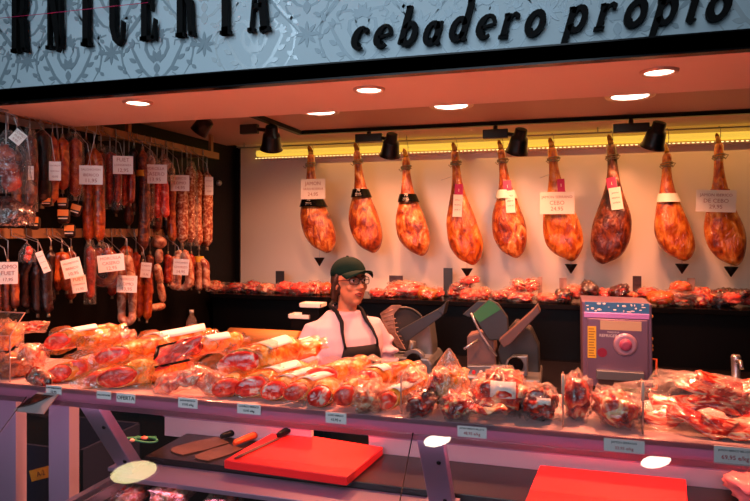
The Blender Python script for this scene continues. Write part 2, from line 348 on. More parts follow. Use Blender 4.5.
def letter(ch, px, py, H, sx=1.0, shear=0, th=.022, wscale=1.0):
    """px,py = left end of the baseline"""
    p = P(px, py, DF-.02) - fs.location; m = MB()
    m_ = Matrix(((H*sx, 0, H*shear, p.x), (0, 1, 0, 0), (0, 0, H, p.z), (0, 0, 0, 1)))
    for pts, w in stroke_glyph(ch):
        w = [q*wscale for q in w] if isinstance(w, list) else w*wscale
        m.ribbon(pts, w, -th-.012, -.012, 0, m_)
    m.cyl((.2, -.013, .3), (.2, .002, .3), .02/H*.3, 8, 0, mat=m_)
    return m.build('letter', 'letter', fs)
HB = .27
for ch, px, py in (('C', -68, 60), ('A', -28, 55), ('R', 13, 53.5), ('N', 48, 50), ('I', 81, 47), ('C', 110, 45), ('E', 141, 41.5), ('R', 177, 38), ('I', 219, 36), ('A', 249, 33)):
    letter(ch, px, py, HB, .36)
for ch, px, py, H in (('c', 351, 51, .074), ('e', 373.5, 49, .074), ('b', 397, 46.5, .074), ('a', 422, 46, .072), ('d', 448, 42.5, .074), ('e', 475.5, 40, .074),
                     ('r', 499, 38.5, .074), ('o', 523, 37, .074), ('p', 563, 33.5, .076), ('r', 594, 30.5, .076), ('o', 622, 28, .076), ('p', 651, 26, .076), ('i', 684, 23.5, .076), ('o', 704, 22, .076)):
    letter(ch, px, py, H, 1.12, .28, .018, 1.3)
# magenta string across the sign
a = P(-60, 24, DF-.036); b = P(148, 2.5, DF-.036)
m = MB(); m.tube([a, (a+b)/2+Vector((0, 0, -.002)), b], .0012, 6)
tag(m.build('cord', 'magenta'), 'thin magenta string stretched across the large black letters', 'cord')

# ------------------------------------------------------------------ lamps
def area(loc, size, power, col, rot=(0, 0, 0), shape='DISK', spread=None):
    l = bpy.data.lights.new('lamp_light', 'AREA'); l.shape = shape; l.size = size; l.energy = power; l.color = col
    if spread: l.spread = R(spread)
    o = bpy.data.objects.new('lamp_light', l); C.objects.link(o); o.location = loc; o.rotation_euler = rot; return o
WARM = (1.0, .30, .145); PINK = (1.0, .30, .22)
M['lampon'] = plain('lamp_glow', '#ffffff', .4, emit=(1, .80, .62, 1), es=9)
M['lampring'] = plain('lamp_ring', '#d8b8a8', .35, metal=.4)
def downlight(p, r, z, label, group, power, col=WARM, spread=130):
    t = thing('ceiling_downlight', label, 'ceiling light', (p.x, p.y, z), group=group)
    m = MB(); n = 36; prof = [(r*1.0, .004), (r*1.0, -.004), (r*1.12, -.009), (r*1.34, -.006), (r*1.38, 0), (r*1.38, .002)]
    m.rings([[(rr*math.cos(2*PI*k/n), rr*math.sin(2*PI*k/n), zz) for k in range(n)] for rr, zz in prof], 0, False); m.build('trim_ring', 'lampring', t)
    m = MB(); m.cyl((0, 0, -.0035), (0, 0, -.0015), r*1.0, 36); m.build('lens', 'lampon', t)
    area((p.x, p.y, z-.012), r*1.8, power, col, spread=spread)
    return t
for (px, py), nm in zip(((138, 102), (369, 89), (659, 71)), ('left', 'middle', 'right')):
    downlight(PZ(px, py, ZS), .042, ZS, 'small round downlight in the low soffit, %s one of three' % nm, 'soffit downlights', 21)
for (px, py), nm in zip(((319, 111.3), (451, 105.3), (630, 95.6)), ('left', 'middle', 'right')):
    downlight(PZ(px, py, ZC), .085, ZC, 'wide round downlight half hidden by the soffit edge, %s one of three' % nm, 'ceiling downlights', 23)
# cove light: yellow tube along the back
M['cove'] = plain('cove_tube', '#f0d040', .4, emit=(.80, .50, .06, 1), es=1.0)
M['coveled'] = plain('led_strip', '#ffe890', .4, emit=(1, .72, .25, 1), es=3)
t = thing('light_strip', 'long yellow light strip along the top of the back wall', 'light', (-.3, DW-.08, ZC))
x0 = P(262, 150, DW).x + .3 - .0
m = MB(); m.tube([(x0, .0, -.062), (XR+.28, .0, -.062)], .024, 14); m.build('tube', 'cove', t)
m = MB(); m.box((x0, -.028, -.105), (XR+.28, .08, -.098), 0); m.build('tray', 'ceil', t)
m = MB()
for k in range(150):
    xx = x0 + (XR+.28-x0)*k/150; m.box((xx, -.030, -.104), (xx+.012, -.0285, -.099))
m.build('led_row', 'coveled', t)
for i, xx in enumerate((-1.2, .0, 1.1)): area((xx, DW-.13, ZC-.115), 1.1, 4.5, (1, .46, .12), (R(-12), 0, 0), 'SQUARE')

# track spots
tx, ty = P(300, 133, 4.0).x, 4.0
ty = PZ(375, 127, ZC-.012).y
tl = PZ(300, 133, ZC-.012)
t = thing('lighting_track', 'black L-shaped lighting track fixed under the ceiling', 'track', (tl.x, tl.y, ZC-.012))
m = MB(); m.box((-.018, -.018, -.012), (XR-tl.x-.02, .018, .012)); m.box((-.018, -1.45, -.012), (.018, -.018, .012)); m.build('rail', 'black', t)
M['spotdark'] = plain('spot_black', '#080707', .35)
M['spotgrey'] = plain('spot_grey', '#3c4442', .4, metal=.3)
spots = [((240, 259, 124.5, 134), (271.5, 138), -1, 'first from left, hanging at the corner of the track'), ((355, 383, 134, 142), (391, 145), 1, 'second from left, above the dark-banded hams'),
         ((483, 508, 129.5, 138.5), (519, 141), 1, 'third from left, above the magenta-labelled hams'), ((614, 648, 123.5, 132.5), (656, 135), 1, 'fourth from left, above the darkest ham')]
SAIM = Vector((-.22, .42, -.88)).normalized()
def spot(arm, head, label):
    D = tl.y if 'first' not in label else 3.42; x0_, x1_, y0_, y1_ = arm; a = P((x0_+x1_)/2, (y0_+y1_)/2, D); h = P(head[0], head[1], D-.02); k = mpp(a)
    t = thing('track_spotlight', 'black track spotlight, '+label, 'spotlight', (a.x, D, ZC-.024), group='track spotlights')
    az = a.z-(ZC-.024); hw = (x1_-x0_)/2*k; hh = (y1_-y0_)/2*k; hx, hz = h.x-a.x, h.z-(ZC-.024)
    m = MB(); m.box((-hw, -.018, az-hh), (hw, .018, az+hh)); m.cyl((0, 0, az), (0, 0, .0), .014, 12); m.build('driver_box', 'spotgrey' if 'first' in label else 'spotdark', t, bevel=.004)
    d = SAIM; c = Vector((hx, -.02, hz)); m = MB()
    m.tube([c-d*.075, c-d*.072, c-d*.03, c-d*.025, c-d*.01, c+d*.05, c+d*.072, c+d*.074], [.030, .036, .038, .048, .052, .060, .070, .066], 28)
    m.tube([(hw*.8, 0, az), (hx, -.005, az+.3*(hz-az))], .012, 8); m.build('head', 'spotdark', t)
    m = MB(); m.cyl(c-d*.074, c-d*.077, .020, 20); m.build('back_cap', 'spotgrey', t)
    return t
for a_, h_, s_, lb in spots: spot(a_, h_, lb)
M['x'] = M['black']
tp = thing('track_spotlight', 'small dark spotlight hanging from the ceiling left of the others', 'spotlight', PZ(203, 118, ZC), group='track spotlights')
m = MB(); d = Vector((-.45, .0, -.55)).normalized(); c = Vector((0, 0, -.045))
m.tube([c-d*.05, c-d*.04, c+d*.05], [.03, .045, .052], 22); m.cyl((0, 0, 0), (0, 0, -.04), .012, 10); m.build('head', 'spotdark', tp)

# ------------------------------------------------------------------ hams
DH = 4.2; ZR = 2.325
t = thing('hanging_rail', 'thin steel rod the hams hang from, under the yellow strip', 'rail', (-.4, DH, ZR))
m = MB(); m.cyl((-1.9, 0, 0), (2.0, 0, 0), .005, 8)
for x in (-1.85, -.6, .65, 1.95): m.cyl((x, 0, 0), (x, 0, ZC-ZR), .004, 6)
m.build('rod', 'steel', t)
def card(name_lines, w, h, parent, loc, rot=(0, 0, 0), price=None, inkm='cardtext'):
    m = MB(); m.box((-w/2, -.0008, -h/2), (w/2, .0008, h/2)); o = m.build('price_card', 'paper', parent, loc, rot)
    n = len(name_lines) + (1 if price else 0); lh = h*.8/n
    for i, s in enumerate(list(name_lines) + ([price] if price else [])):
        text(s, min(lh*.95, w*1.45/max(4, len(s))), inkm, o, (0, -.0016, h*.4-lh*(i+.5)))
    return o
def ham(hoof, mid, bot, wpx, mat, label, seed, features, depthk=.62):
    ph = P(hoof[0], hoof[1], DH); pb = P(bot[0], bot[1], DH); pm = P(mid[0], mid[1], DH); k = mpp(ph)
    t = thing('cured_ham', label, 'ham', ph, group='cured hams on the back wall rail')
    L = pb-ph; Mv = pm-ph; W = wpx*k/2
    prof = [(0, .17), (.02, .22), (.06, .24), (.12, .22), (.2, .24), (.3, .32), (.38, .42), (.46, .56), (.54, .73), (.62, .88), (.70, .97), (.77, 1.0), (.84, .96), (.90, .84), (.95, .66), (.985, .42), (1.0, .16)]
    rs = []; n = 26; cen = []
    for tt, w in prof:
        q = tt
        c = (1-q)**2*Vector((0, 0, 0)) + 2*q*(1-q)*(2*Mv-.5*L) + q*q*L
        c = Vector((c.x, 0, L.z*tt)); cen.append((c, w*W)); ring = []
        for j in range(n):
            a = 2*PI*j/n; dx = math.cos(a)*W*w; dy = math.sin(a)*W*w*(depthk if tt > .3 else .85)
            p = Vector((dx, dy, 0))
            nn = noise.noise(Vector((dx*14+seed*3, dy*14, tt*6+seed)))*.10 + noise.noise(Vector((dx*40+seed, dy*40, tt*20)))*.05
            p *= 1+nn
            # hollow of the cut face towards the viewer
            if tt > .5 and math.sin(a) < 0:
                g = math.exp(-((tt-.76)/.07)**2)*math.exp(-((math.cos(a)+.1)/.45)**2); p.y += W*.22*g
                g = math.exp(-((tt-.70)/.04)**2)*math.exp(-((math.cos(a)+.2)/.4)**2); p.y -= W*.16*g
            ring.append(c+p+Vector((0, 0, -W*.10*math.cos(a)*(1 if tt > .5 else 0)*(L.x/abs(L.x+1e-6)))))
        rs.append(ring)
    m = MB(); m.rings(rs, 0, True); o = m.build('meat', mat, t); md = o.modifiers.new('s', 'SUBSURF'); md.levels = 1; md.render_levels = 1
    def at(tt):
        i = min(range(len(prof)), key=lambda i: abs(prof[i][0]-tt)); return cen[i]
    m = MB(); m.tube([(0, 0, .0), (-.004, 0, .02), (-.012, -.004, .045), (-.016, -.006, .06)], [W*.16, W*.15, W*.12, W*.04], 10, flat=.8); m.build('hoof', 'hoof', t)
    c, w = at(.12); m = MB()
    for i in range(3):
        m.tube([(c.x+math.cos(a)*(w*1.25+.003), math.sin(a)*(w*1.1+.003), c.z+.008*i+.006*math.sin(a+i)) for a in [2*PI*q/14 for q in range(15)]], .0032, 6)
    hy = ZR-ph.z
    m.tube([(c.x+.01, -w*1.1, c.z+.01), (c.x+.03, -.03, c.z-.012), (c.x+.045, -.03, c.z+.012), (c.x+.02, -.028, c.z+.02)], .003, 6)
    m.tube([(c.x-.01, -w*1.1, c.z), (c.x-.03, -.03, c.z-.02), (c.x-.045, -.028, c.z-.005)], .003, 6)
    m.build('rope', 'rope', t)
    m = MB(); m.tube([(c.x+.004, w+.004, c.z+.01), (.012, .012, hy*.6), (.008, .0, hy-.004), (.004, -.008, hy+.004), (0, -.002, hy+.010), (-.003, .008, hy+.004)], .0022, 6); m.build('hook', 'steel', t)
    for f in features:
        if f[0] == 'band':       # printed band round the shank
            _, tt, hh, mt = f; c, w = at(tt); c2, w2 = at(tt+hh)
            m = MB(); rr = []
            for q in range(5):
                s_ = q/4; cc = c.lerp(c2, s_); ww = (w+(w2-w)*s_)*1.10+.002
                rr.append([(cc.x+math.cos(2*PI*j/22)*ww, math.sin(2*PI*j/22)*ww*.92, cc.z) for j in range(22)])
            m.rings(rr, 0, False); b = m.build('band', mt, t)
            if mt == 'blackgloss':
                cc = c.lerp(c2, .5); y = -((w+w2)/2*1.1*.92+.006)
                text('70', .028, 'paper', b, (cc.x, y, cc.z+.018)); text('IBERICOS', .010, 'paper', b, (cc.x, y, cc.z-.004)); text('GOURMET', .010, 'paper', b, (cc.x, y, cc.z-.017))
        if f[0] == 'tag':
            _, px, py, wp, hp, mt, tilt = f; q = P(px, py, DH)-ph; cc, ww = at(min(1, max(0, q.z/L.z)))
            y = -(ww*.75+.012)
            m = MB(); m.box((-wp*k/2, -.001, -hp*k/2), (wp*k/2, .001, hp*k/2)); lb = m.build('paper_label', mt, t, (q.x, y, q.z), (R(-4), R(tilt), 0))
            if mt == 'magenta': text('1', .028, 'paper', lb, (0, -.002, 0))
            else:
                for i in range(3): text(('JAMON', 'RESERVA', 'LOTE 24')[i], wp*k*.17, 'redink' if i == 0 else 'ink', lb, (0, -.002, hp*k*(.25-.22*i)))
        if f[0] == 'card':
            _, px, py, wp, hp, lines, price, tilt = f; q = P(px, py, DH-.1)-ph
            card(lines, wp*k*.98, hp*k*.98, t, (q.x, -.1, q.z), (0, R(tilt), 0), price)
        if f[0] == 'cone':
            _, px, py = f; q = P(px, py, DH)-ph; e = Vector((L.x, 0, L.z))
            m = MB(); m.cyl(q+Vector((0, 0, .02)), (q.x, 0, e.z+.03), .0016, 6); m.build('pin', 'steel', t)
            m = MB(); m.tube([q+Vector((0, 0, .032)), q+Vector((0, 0, .030)), q+Vector((0, 0, -.030))], [.037, .039, .002], 20); m.build('drip_cup', 'black', t)
        if f[0] == 'pin':
            _, px, py = f; q = P(px, py, DH)-ph; m = MB(); m.tube([(q.x, -.07, q.z), (q.x+.05, -.03, q.z+.022), (q.x+.07, 0, q.z+.03)], .0016, 6); m.build('skewer', 'steel', t)
ham((311, 154), (313, 200), (324, 252), 35, 'hamred', 'small ham leftmost on the rail, with a white price card over a dark band', 1, [('band', .46, .07, 'blackgloss'), ('card', 313, 189, 26, 20, ['JAMON', 'GRAN RESERVA'], '24,95', 0), ('cone', 319.5, 262)])
ham((357, 151), (362, 200), (370, 252), 34, 'hamred', 'ham with a round black band, directly right of the leftmost carded ham', 2, [('band', .38, .12, 'blackgloss')])
ham((406, 157), (409, 205), (418, 255), 35, 'hamred', 'slim ham with a black band, hanging right above the first slicer', 3, [('band', .35, .12, 'blackgloss')])
ham((455, 151), (460, 205), (469, 264), 36, 'ham', 'smooth orange ham with magenta and long white label, above a drip cup', 4, [('tag', 460, 191, 8, 13, 'magenta', 0), ('tag', 459, 206, 9, 22, 'paper', 2), ('pin', 443, 181), ('cone', 467, 273)])
ham((501, 149), (507, 200), (512, 257), 35, 'hamred', 'wrinkled ham with magenta label on a white band, no drip cup, centre of the rail', 5, [('band', .37, .08, 'paper'), ('tag', 508, 187, 8, 12, 'magenta', -4), ('tag', 511, 202, 9, 22, 'paper', -3)])
ham((552, 147), (558, 200), (567, 260), 39, 'ham', 'wide orange ham with a white price card, beside the darkest ham', 6, [('tag', 561, 186, 7, 13, 'magenta', -3), ('card', 557, 203, 33, 22, ['JAMON SERRANO', 'CEBO'], '24,95', 0), ('pin', 540, 179), ('cone', 571, 269)])
ham((611, 144), (613, 200), (607, 263), 40, 'hamdark', 'darkest ham, nearly brown, tilting left with a magenta label', 7, [('tag', 611, 184, 9, 12, 'magenta', -8), ('tag', 615, 199, 11, 22, 'paper', -8)])
ham((667, 153), (669, 205), (680, 260), 37, 'ham', 'golden ham with a pale band, behind the rightmost spotlight', 8, [('band', .37, .08, 'paper'), ('cone', 682, 269)])
ham((719, 143), (721, 200), (731, 265), 37, 'ham', 'ham furthest right on the rail with a large white price card', 9, [('band', .38, .06, 'sausred'), ('card', 716, 201, 36, 22, ['JAMON IBERICO', 'DE CEBO'], '29,95', 2), ('cone', 731, 272)])

exec_parts = True
# ------------------------------------------------------------------ serving counter
ZT = 1.22; ZW = .92; SF, SB = 1.55, 1.91
XE = -1.39; XC0, XC1 = -2.40, .75
rail_m = plain('price_rail_acrylic', '#b88c9c', .35, coat=.4); rail_m.node_tree.nodes['Principled BSDF'].inputs['Transmission Weight'].default_value = .75
t = thing('display_case', 'steel and glass meat display counter across the front of the stall', 'counter', (-.5, 1.5, 0))
def L_(a, b, mi=0, m=None):
    m = m or MB(); m.box((a[0]+.5, a[1]-1.5, a[2]), (b[0]+.5, b[1]-1.5, b[2]), mi); return m
L_((XC0, SF, ZT-.012), (XC1, SB, ZT)).build('shelf', plain('acrylic_shelf', '#e8c8c8', .12, coat=.5), t, bevel=.002)
L_((XC0, SF-.008, ZT-.050), (XC1, SF-.003, ZT+.004)).build('price_rail', rail_m, t, bevel=.001)
L_((XE, 1.71, .885), (XC1, 1.84, .90)).build('front_ledge', 'steelw', t, bevel=.002)
L_((XE, .75, .60), (XC1, 2.10, .63)).build('case_floor', plain('case_floor', '#6c5460', .3, metal=.4), t)
L_((XE-.03, .75, 0), (XC1, 2.12, .60)).build('base_cabinet', 'dark', t)
L_((XE, 2.02, .63), (XC1, 2.10, .885)).build('case_back', 'dark', t)
xa = P(167, 425, 2.12).x; xb = P(313, 430, 2.12).x; xc = P(370, 435, 2.12).x
for a, b in ((xa, xb), (xc, XC1)):
    m = L_((a, 2.105, .90), (b, 2.125, 1.10)); L_((a, 2.098, .975), (b, 2.105, .987), 1, m); m.build('rear_panel', ['whitep', plain('groove', '#a898b0', .4)], t)
for px in (90, 430):
    x = P(px, 420, 1.6).x+.5
    m = MB(); w = .035
    m.rings([[(x-w, .09, 1.16), (x+w, .09, 1.16), (x+w, .13, 1.16), (x-w, .13, 1.16)], [(x-w, .27, .90), (x+w, .27, .90), (x+w, .32, .90), (x-w, .32, .90)]], 0, True, False)
    b = m.build('bracket', 'steelw', t, bevel=.003)
    for q in (.3, .85):
        m = MB(); y = .09+(.18)*q; z = 1.16-.26*q; m.cyl((x+.015, y-.003, z-.002), (x+.015, y+.01, z+.003), .006, 10); m.build('screw', 'black', b)
    m = MB(); m.box((x-.05, .24, .90), (x+.045, .33, .912)); m.build('foot', 'steelw', b)
for px in (66, 14):
    x = P(px, 450, 1.95).x+.5
    m = MB(); m.box((x-.052, .42, 0), (x+.052, .46, ZT-.012)); m.box((x+.034, .405, 0), (x+.056, .425, ZT-.012)); m.build('post', plain('post_lilac', '#c8b4cc', .35, metal=.2), t)
# slanting front glass, three panes meeting at black seams
def gpt(x, s): return Vector((x+.5, 1.536-.766*s-1.5, 1.188-.643*s))
xs = [XC0, -1.566, -.349, XC1]
for i in range(3):
    a, b = xs[i]+.003, xs[i+1]-.003; n = Vector((0, -.643, .766))*.003
    q = [gpt(a, 0), gpt(b, 0), gpt(b, .72), gpt(a, .72)]
    m = MB(); m.rings([q, [p-n for p in q]], 0, True, False); m.build('front_glass', 'glass', t)
for x in xs[1:3]: m = MB(); m.tube([gpt(x, 0)+Vector((0,0,.002)), gpt(x, .72)+Vector((0,0,.002))], .0016, 4); m.build('glass_seam', 'black', t)
# case left rim (steel) running towards the customer
m = MB(); e0 = PZ(116, 464, .90); m.box((XE+.5-.01, .75-1.5, .86), (XE+.5+.012, 1.84-1.5, .90)); m.box((XE+.5+.03, .75-1.5, .86), (XE+.5+.036, 1.75-1.5, .892)); m.build('side_rim', 'steel', t)
area((-.4, 1.60, ZT-.06), .02, 1, (1, .4, .8)).data.energy = 0.0
def strip(x0, x1, y, z, power, col, wid=.03, rot=(0, 0, 0)):
    l = bpy.data.lights.new('lamp_light', 'AREA'); l.shape = 'RECTANGLE'; l.size = x1-x0; l.size_y = wid; l.energy = power; l.color = col
    o = bpy.data.objects.new('lamp_light', l); C.objects.link(o); o.location = ((x0+x1)/2, y, z); o.rotation_euler = rot
m = MB(); m.cyl((XC0+.55, .09, ZT-.032), (XC1+.45, .09, ZT-.032), .010, 12)
M['tube'] = plain('pink_tube', '#ffb0e0', .4, emit=(1, .45, .85, 1), es=.5)
m.build('lamp_tube', 'tube', t)
strip(XC0+.05, XC1-.05, 1.572, ZT-.050, 3.0, (1, .48, .80), .02, (R(48), 0, 0))
strip(XE+.1, XC1-.05, 1.70, .875, .9, (1, .35, .60), .03, (R(-25), 0, 0))
# black worktop behind the ledge
tag(bx((XE+.02, 1.842, .885), (XC1, 2.10, ZW)).build('worktop', plain('black_worktop', '#0c0808', .3, coat=.2), None, bevel=.002), 'narrow black worktop behind the steel ledge, carrying the red boards', 'worktop')

# price tags on the rail
def price_tag(px, py, w, h, lines, label):
    p = P(px, py, SF-.010); k = mpp(p)
    t = thing('price_tag', label, 'price tag', p, group='price tags on the counter rail')
    m = MB(); m.box((-w*k/2, -.001, -h*k/2), (w*k/2, .0008, h*k/2)); m.build('card', plain('tag_card', '#f4e6e4', .4) if 'tag_card' not in bpy.data.materials else bpy.data.materials['tag_card'], t)
    for s, sz, z, mt in lines: text(s, sz*k, mt, t, (0, -.0018, z*k))
price_tag(54, 390, 19, 9, [('LOMO EMBUCHADO', 2, 2, 'ink'), ('12,95', 3.5, -2, 'ink')], 'bluish price tag leftmost on the rail, under the slanting pouch')
price_tag(104, 395, 17, 8, [('SALCHICHON', 2.4, 0, 'ink')], 'small lilac tag touching the OFERTA tag on its left')
price_tag(126, 398, 22, 9, [('OFERTA', 5.6, 0, 'ink')], 'white tag reading OFERTA under the orange-rimmed meats')
price_tag(188, 403, 22, 10, [('JAMON BODEGA', 2.3, 2.4, 'ink'), ('19,95 e/kg', 3.2, -1.6, 'ink')], 'price tag under the pink sliced meat pouch')
price_tag(249, 409, 26, 10, [('CHORIZO IBERICO', 2.6, 2.4, 'ink'), ('15,95 e/kg', 3, -1.8, 'ink')], 'price tag right of the pouch tag, above the orange knife handle')
price_tag(336, 418, 22, 11, [('LOMO IBERICO', 2.4, 2.6, 'ink'), ('43,95 e', 3.6, -1.8, 'ink')], 'price tag just left of the first clear divider')
price_tag(472, 432, 29, 11, [('JAMON IBERICO BELLOTA', 2.1, 3.2, 'ink'), ('48,95 e/kg', 4, -1.6, 'redink')], 'price tag just right of the bright glass reflection')
price_tag(624, 446, 38, 13, [('JAMON SERRANO', 3, 3.2, 'ink'), ('33,95 e/kg', 4.2, -2.4, 'redink')], 'price tag under the small ham chunks, above the right red board')
price_tag(735, 456, 38, 18, [('JAMON IBERICO BELLOTA', 2.6, 5, 'ink'), ('69,95 e/kg', 6, -2, 'redink')], 'price tag furthest right, reading 69,95')

# drooping bag corner over the rail at the left
o_ = P(36, 402, 1.525); t = thing('drooping_pouch', 'flat dark pouch with pale corner drooping over the price rail at far left', 'wrapped meat', o_)
g_ = lambda x, y, d: P(x, y, d)-o_
m = MB(); m.rings([[g_(12, 411, 1.50), g_(38, 392, 1.53), g_(58, 394, 1.53), g_(43, 414, 1.49)], [v+Vector((0, .004, -.002)) for v in (g_(12, 411, 1.50), g_(38, 392, 1.53), g_(58, 394, 1.53), g_(43, 414, 1.49))]], 0, True, False); m.build('film_corner', plain('pale_film_corner', '#b8a0a0', .3, coat=.5), t)
m = MB(); up = Vector((0, -.004, .002)); m.rings([[g_(17, 408, 1.50)+up, g_(37, 394, 1.53)+up, g_(55, 396, 1.53)+up, g_(30, 405, 1.50)+up], [g_(17, 408, 1.50), g_(37, 394, 1.53), g_(55, 396, 1.53), g_(30, 405, 1.50)]], 0, True, False); m.build('dark_slices', 'sausblack', t)
# clear dividers standing on the shelf
def divider(px, pyt, pyb, depth, label, slope):
    p = P(px, pyb, SF+.03); p.z = ZT; h = P(px, pyt, SF+.03).z-ZT
    t = thing('shelf_divider', label, 'divider', p, group='clear dividers on the counter shelf')
    m = MB(); q = [(0, 0, .001), (0, depth, .001), (0, depth, h+slope), (0, 0, h)]
    m.rings([[(-.0015, b, c) for a, b, c in q], [(.0015, b, c) for a, b, c in q]], 0, True, False); m.build('panel', 'glass', t)
    m = MB(); m.tube([(0, 0, .002), (0, 0, h), (0, depth, h+slope)], .0022, 6); m.build('edge', 'glassedge', t)
    return t, h
divider(401, 377, 420, .09, 'clear divider with a sloping top edge, left of the tall cone of meat', .012)
for px, a, b, lb in ((563, 375, 416, 'upright clear divider with bright tip, left of the standing ham slice'), (643, 382, 424, 'upright clear divider with bright tip, left of the big sliced ham heap')):
    d, h = divider(px, a, b, .03, lb, 0)
    m = MB(); m.cyl((0, -.001, h-.045), (0, -.001, h+.002), .0042, 10); m.build('tip', plain('divider_highlight', '#f0c8b0', .3), d)  # pale rod paints the lit top of the divider edge
# bent glass guard at the far left
g0 = P(10, 385, SF+.02); g0.z = ZT; t = thing('glass_guard', 'bent glass guard at the far left end of the counter', 'glass guard', g0)
zt_ = P(10, 336, SF+.02).z-ZT; m = MB(); top = P(25, 313, 1.72)-g0
for seg in (((0, 0, 0), (0, 0, zt_)), ((0, 0, zt_), top)):
    a, b = Vector(seg[0]), Vector(seg[1]); d = Vector((-.55, 0, 0)); m.rings([[a, b, b+d, a+d], [a+Vector((0, .003, 0)), b+Vector((0, .003, 0)), b+d+Vector((0, .003, 0)), a+d+Vector((0, .003, 0))]], 0, True, False)
m.build('pane', 'glass', t)
m = MB(); m.tube([(0, 0, 0), (0, 0, zt_), top, top+Vector((-.55, 0, 0))], .0022, 6); m.tube([(0, 0, zt_), (-.55, 0, zt_)], .0012, 6); m.build('edge', 'glassedge', t)

# ------------------------------------------------------------------ meat packs
def lump(m, c, r, seed, nz=.35, nu=28, nv=18, mi=0, power=.85, ns=12, mat=None): m.ell(c, r, nu, nv, mi, mat, nz, ns, seed, True, power)
def flap(m, cen, dirv, r0, r1, L, seed, n=26, ruff=.25, mi=0, mat=None):
    """open ruffled film collar around an axis"""
    d = Vector(dirv).normalized(); u = d.orthogonal().normalized(); w = d.cross(u); rs = []; rr = random.Random(seed)
    ph = rr.random()*6
    for i in range(4):
        s = i/3; ring = []
        for k in range(n):
            a = 2*PI*k/n; q = (r0+(r1-r0)*s)*(1+ruff*s*(abs(math.sin(1.5*a+ph))*1.6-.8+.5*math.sin(5*a+ph*2))*.8)
            ring.append(Vector(cen)+d*(L*s*(1+.3*math.sin(2*a+ph)))+(u*math.cos(a)+w*math.sin(a))*q)
        rs.append(ring)
    m.rings(rs, mi, False, True, mat)
CG = 'wrapped meats on the counter shelf'
def pack_log(px, py, D, r, length, yaw, label, body='rind', cut='lean', pitch=0, paper=None, filmm='filmo', flare=1.35, squash=1.0, seed=0, zfloor=ZT, grp=CG, name='cured_meat_pack'):
    p = P(px, py, D); k = mpp(p); r = r*k*1.12; yaw *= .68; pitch = 7 if pitch > 0 else 3; length *= .80; p.z = max(p.z, zfloor+r*squash*1.0)
    t = thing(name, label, 'wrapped meat', p, (R(pitch), 0, R(-yaw)), grp)
    tc = Matrix.Rotation(R(yaw), 3, 'Z') @ Vector((-p.x, -p.y, 0)); ang = math.atan2(tc.x, -tc.y); sl = max(-.4, min(1.15, math.tan(max(-.5, min(1.0, .78*ang)))))
    sh = lambda q, f=1: (q[0], q[1]+f*(q[0]*sl+q[2]*.30), q[2])
    n = 26; rs = []; NS = 14
    for i in range(NS+1):
        s = i/NS; y = length*s; w = (.90+.14*math.sin(PI*min(1, s*1.3))) if s < .85 else 1.0-(s-.85)*3.2
        ring = []
        for j in range(n):
            a = 2*PI*j/n; q = r*w*(1+.16*noise.noise(Vector((math.cos(a)*1.5+seed, math.sin(a)*1.5, s*5+seed)))+.05*noise.noise(Vector((a*5, s*22, seed))))
            ring.append(sh((math.cos(a)*q + .3*r*math.sin(s*3+seed)-.3*r*math.sin(seed), y, math.sin(a)*q*squash), (1-s)**2))
        rs.append(ring)
    m = MB(); m.rings(rs, 0, True); m.build('casing', body, t)
    m = MB(); f = []; r0 = [(math.cos(2*PI*j/n)*r*.9*(1+.12*noise.noise(Vector((math.cos(2*PI*j/n)*1.5, math.sin(2*PI*j/n)*1.5, seed)))), math.sin(2*PI*j/n)*r*.9*squash) for j in range(n)]
    for w, y in ((.92, .004), (.90, -.006), (.84, -.012), (.55, -.016), (.2, -.017)):
        f.append([sh((a*w, y+.004*noise.noise(Vector((a*60, b*60, seed))), b*w)) for a, b in r0])
    m.rings(f, 0, True); m.build('cut_face', cut, t)
    SH = Matrix(((1, 0, 0, 0), (sl, 1, .3, 0), (0, 0, squash, 0), (0, 0, 0, 1)))
    m = MB(); flap(m, (0, .035, 0), (0, -1, 0), r*1.02, r*(flare+.15), r*.75, seed, mat=SH); m.build('wrapper', filmm, t)
    m = MB(); flap(m, (0, length*.93, 0), (0, 1, 0), r*.85, r*.95, r*1.0, seed+5, mat=Matrix.Diagonal((1, 1, .5, 1))); m.build('wrapper', filmm, t)
    if paper:
        a0, a1, s0, s1 = paper; m = MB(); rs2 = []
        for i in range(7):
            a = R(a0+(a1-a0)*i/6); rs2.append([sh((math.cos(a)*r*1.12+.3*r*math.sin(s*3+seed)-.3*r*math.sin(seed), length*s, math.sin(a)*r*1.12*squash), (1-s)**2) for s in [s0+(s1-s0)*q/5 for q in range(6)]])
        m.rings(rs2, 0, False, closed=False); o = m.build('paper_label', 'paper', t, recalc=False)
        md = o.modifiers.new('s', 'SOLIDIFY'); md.thickness = .001
    return t
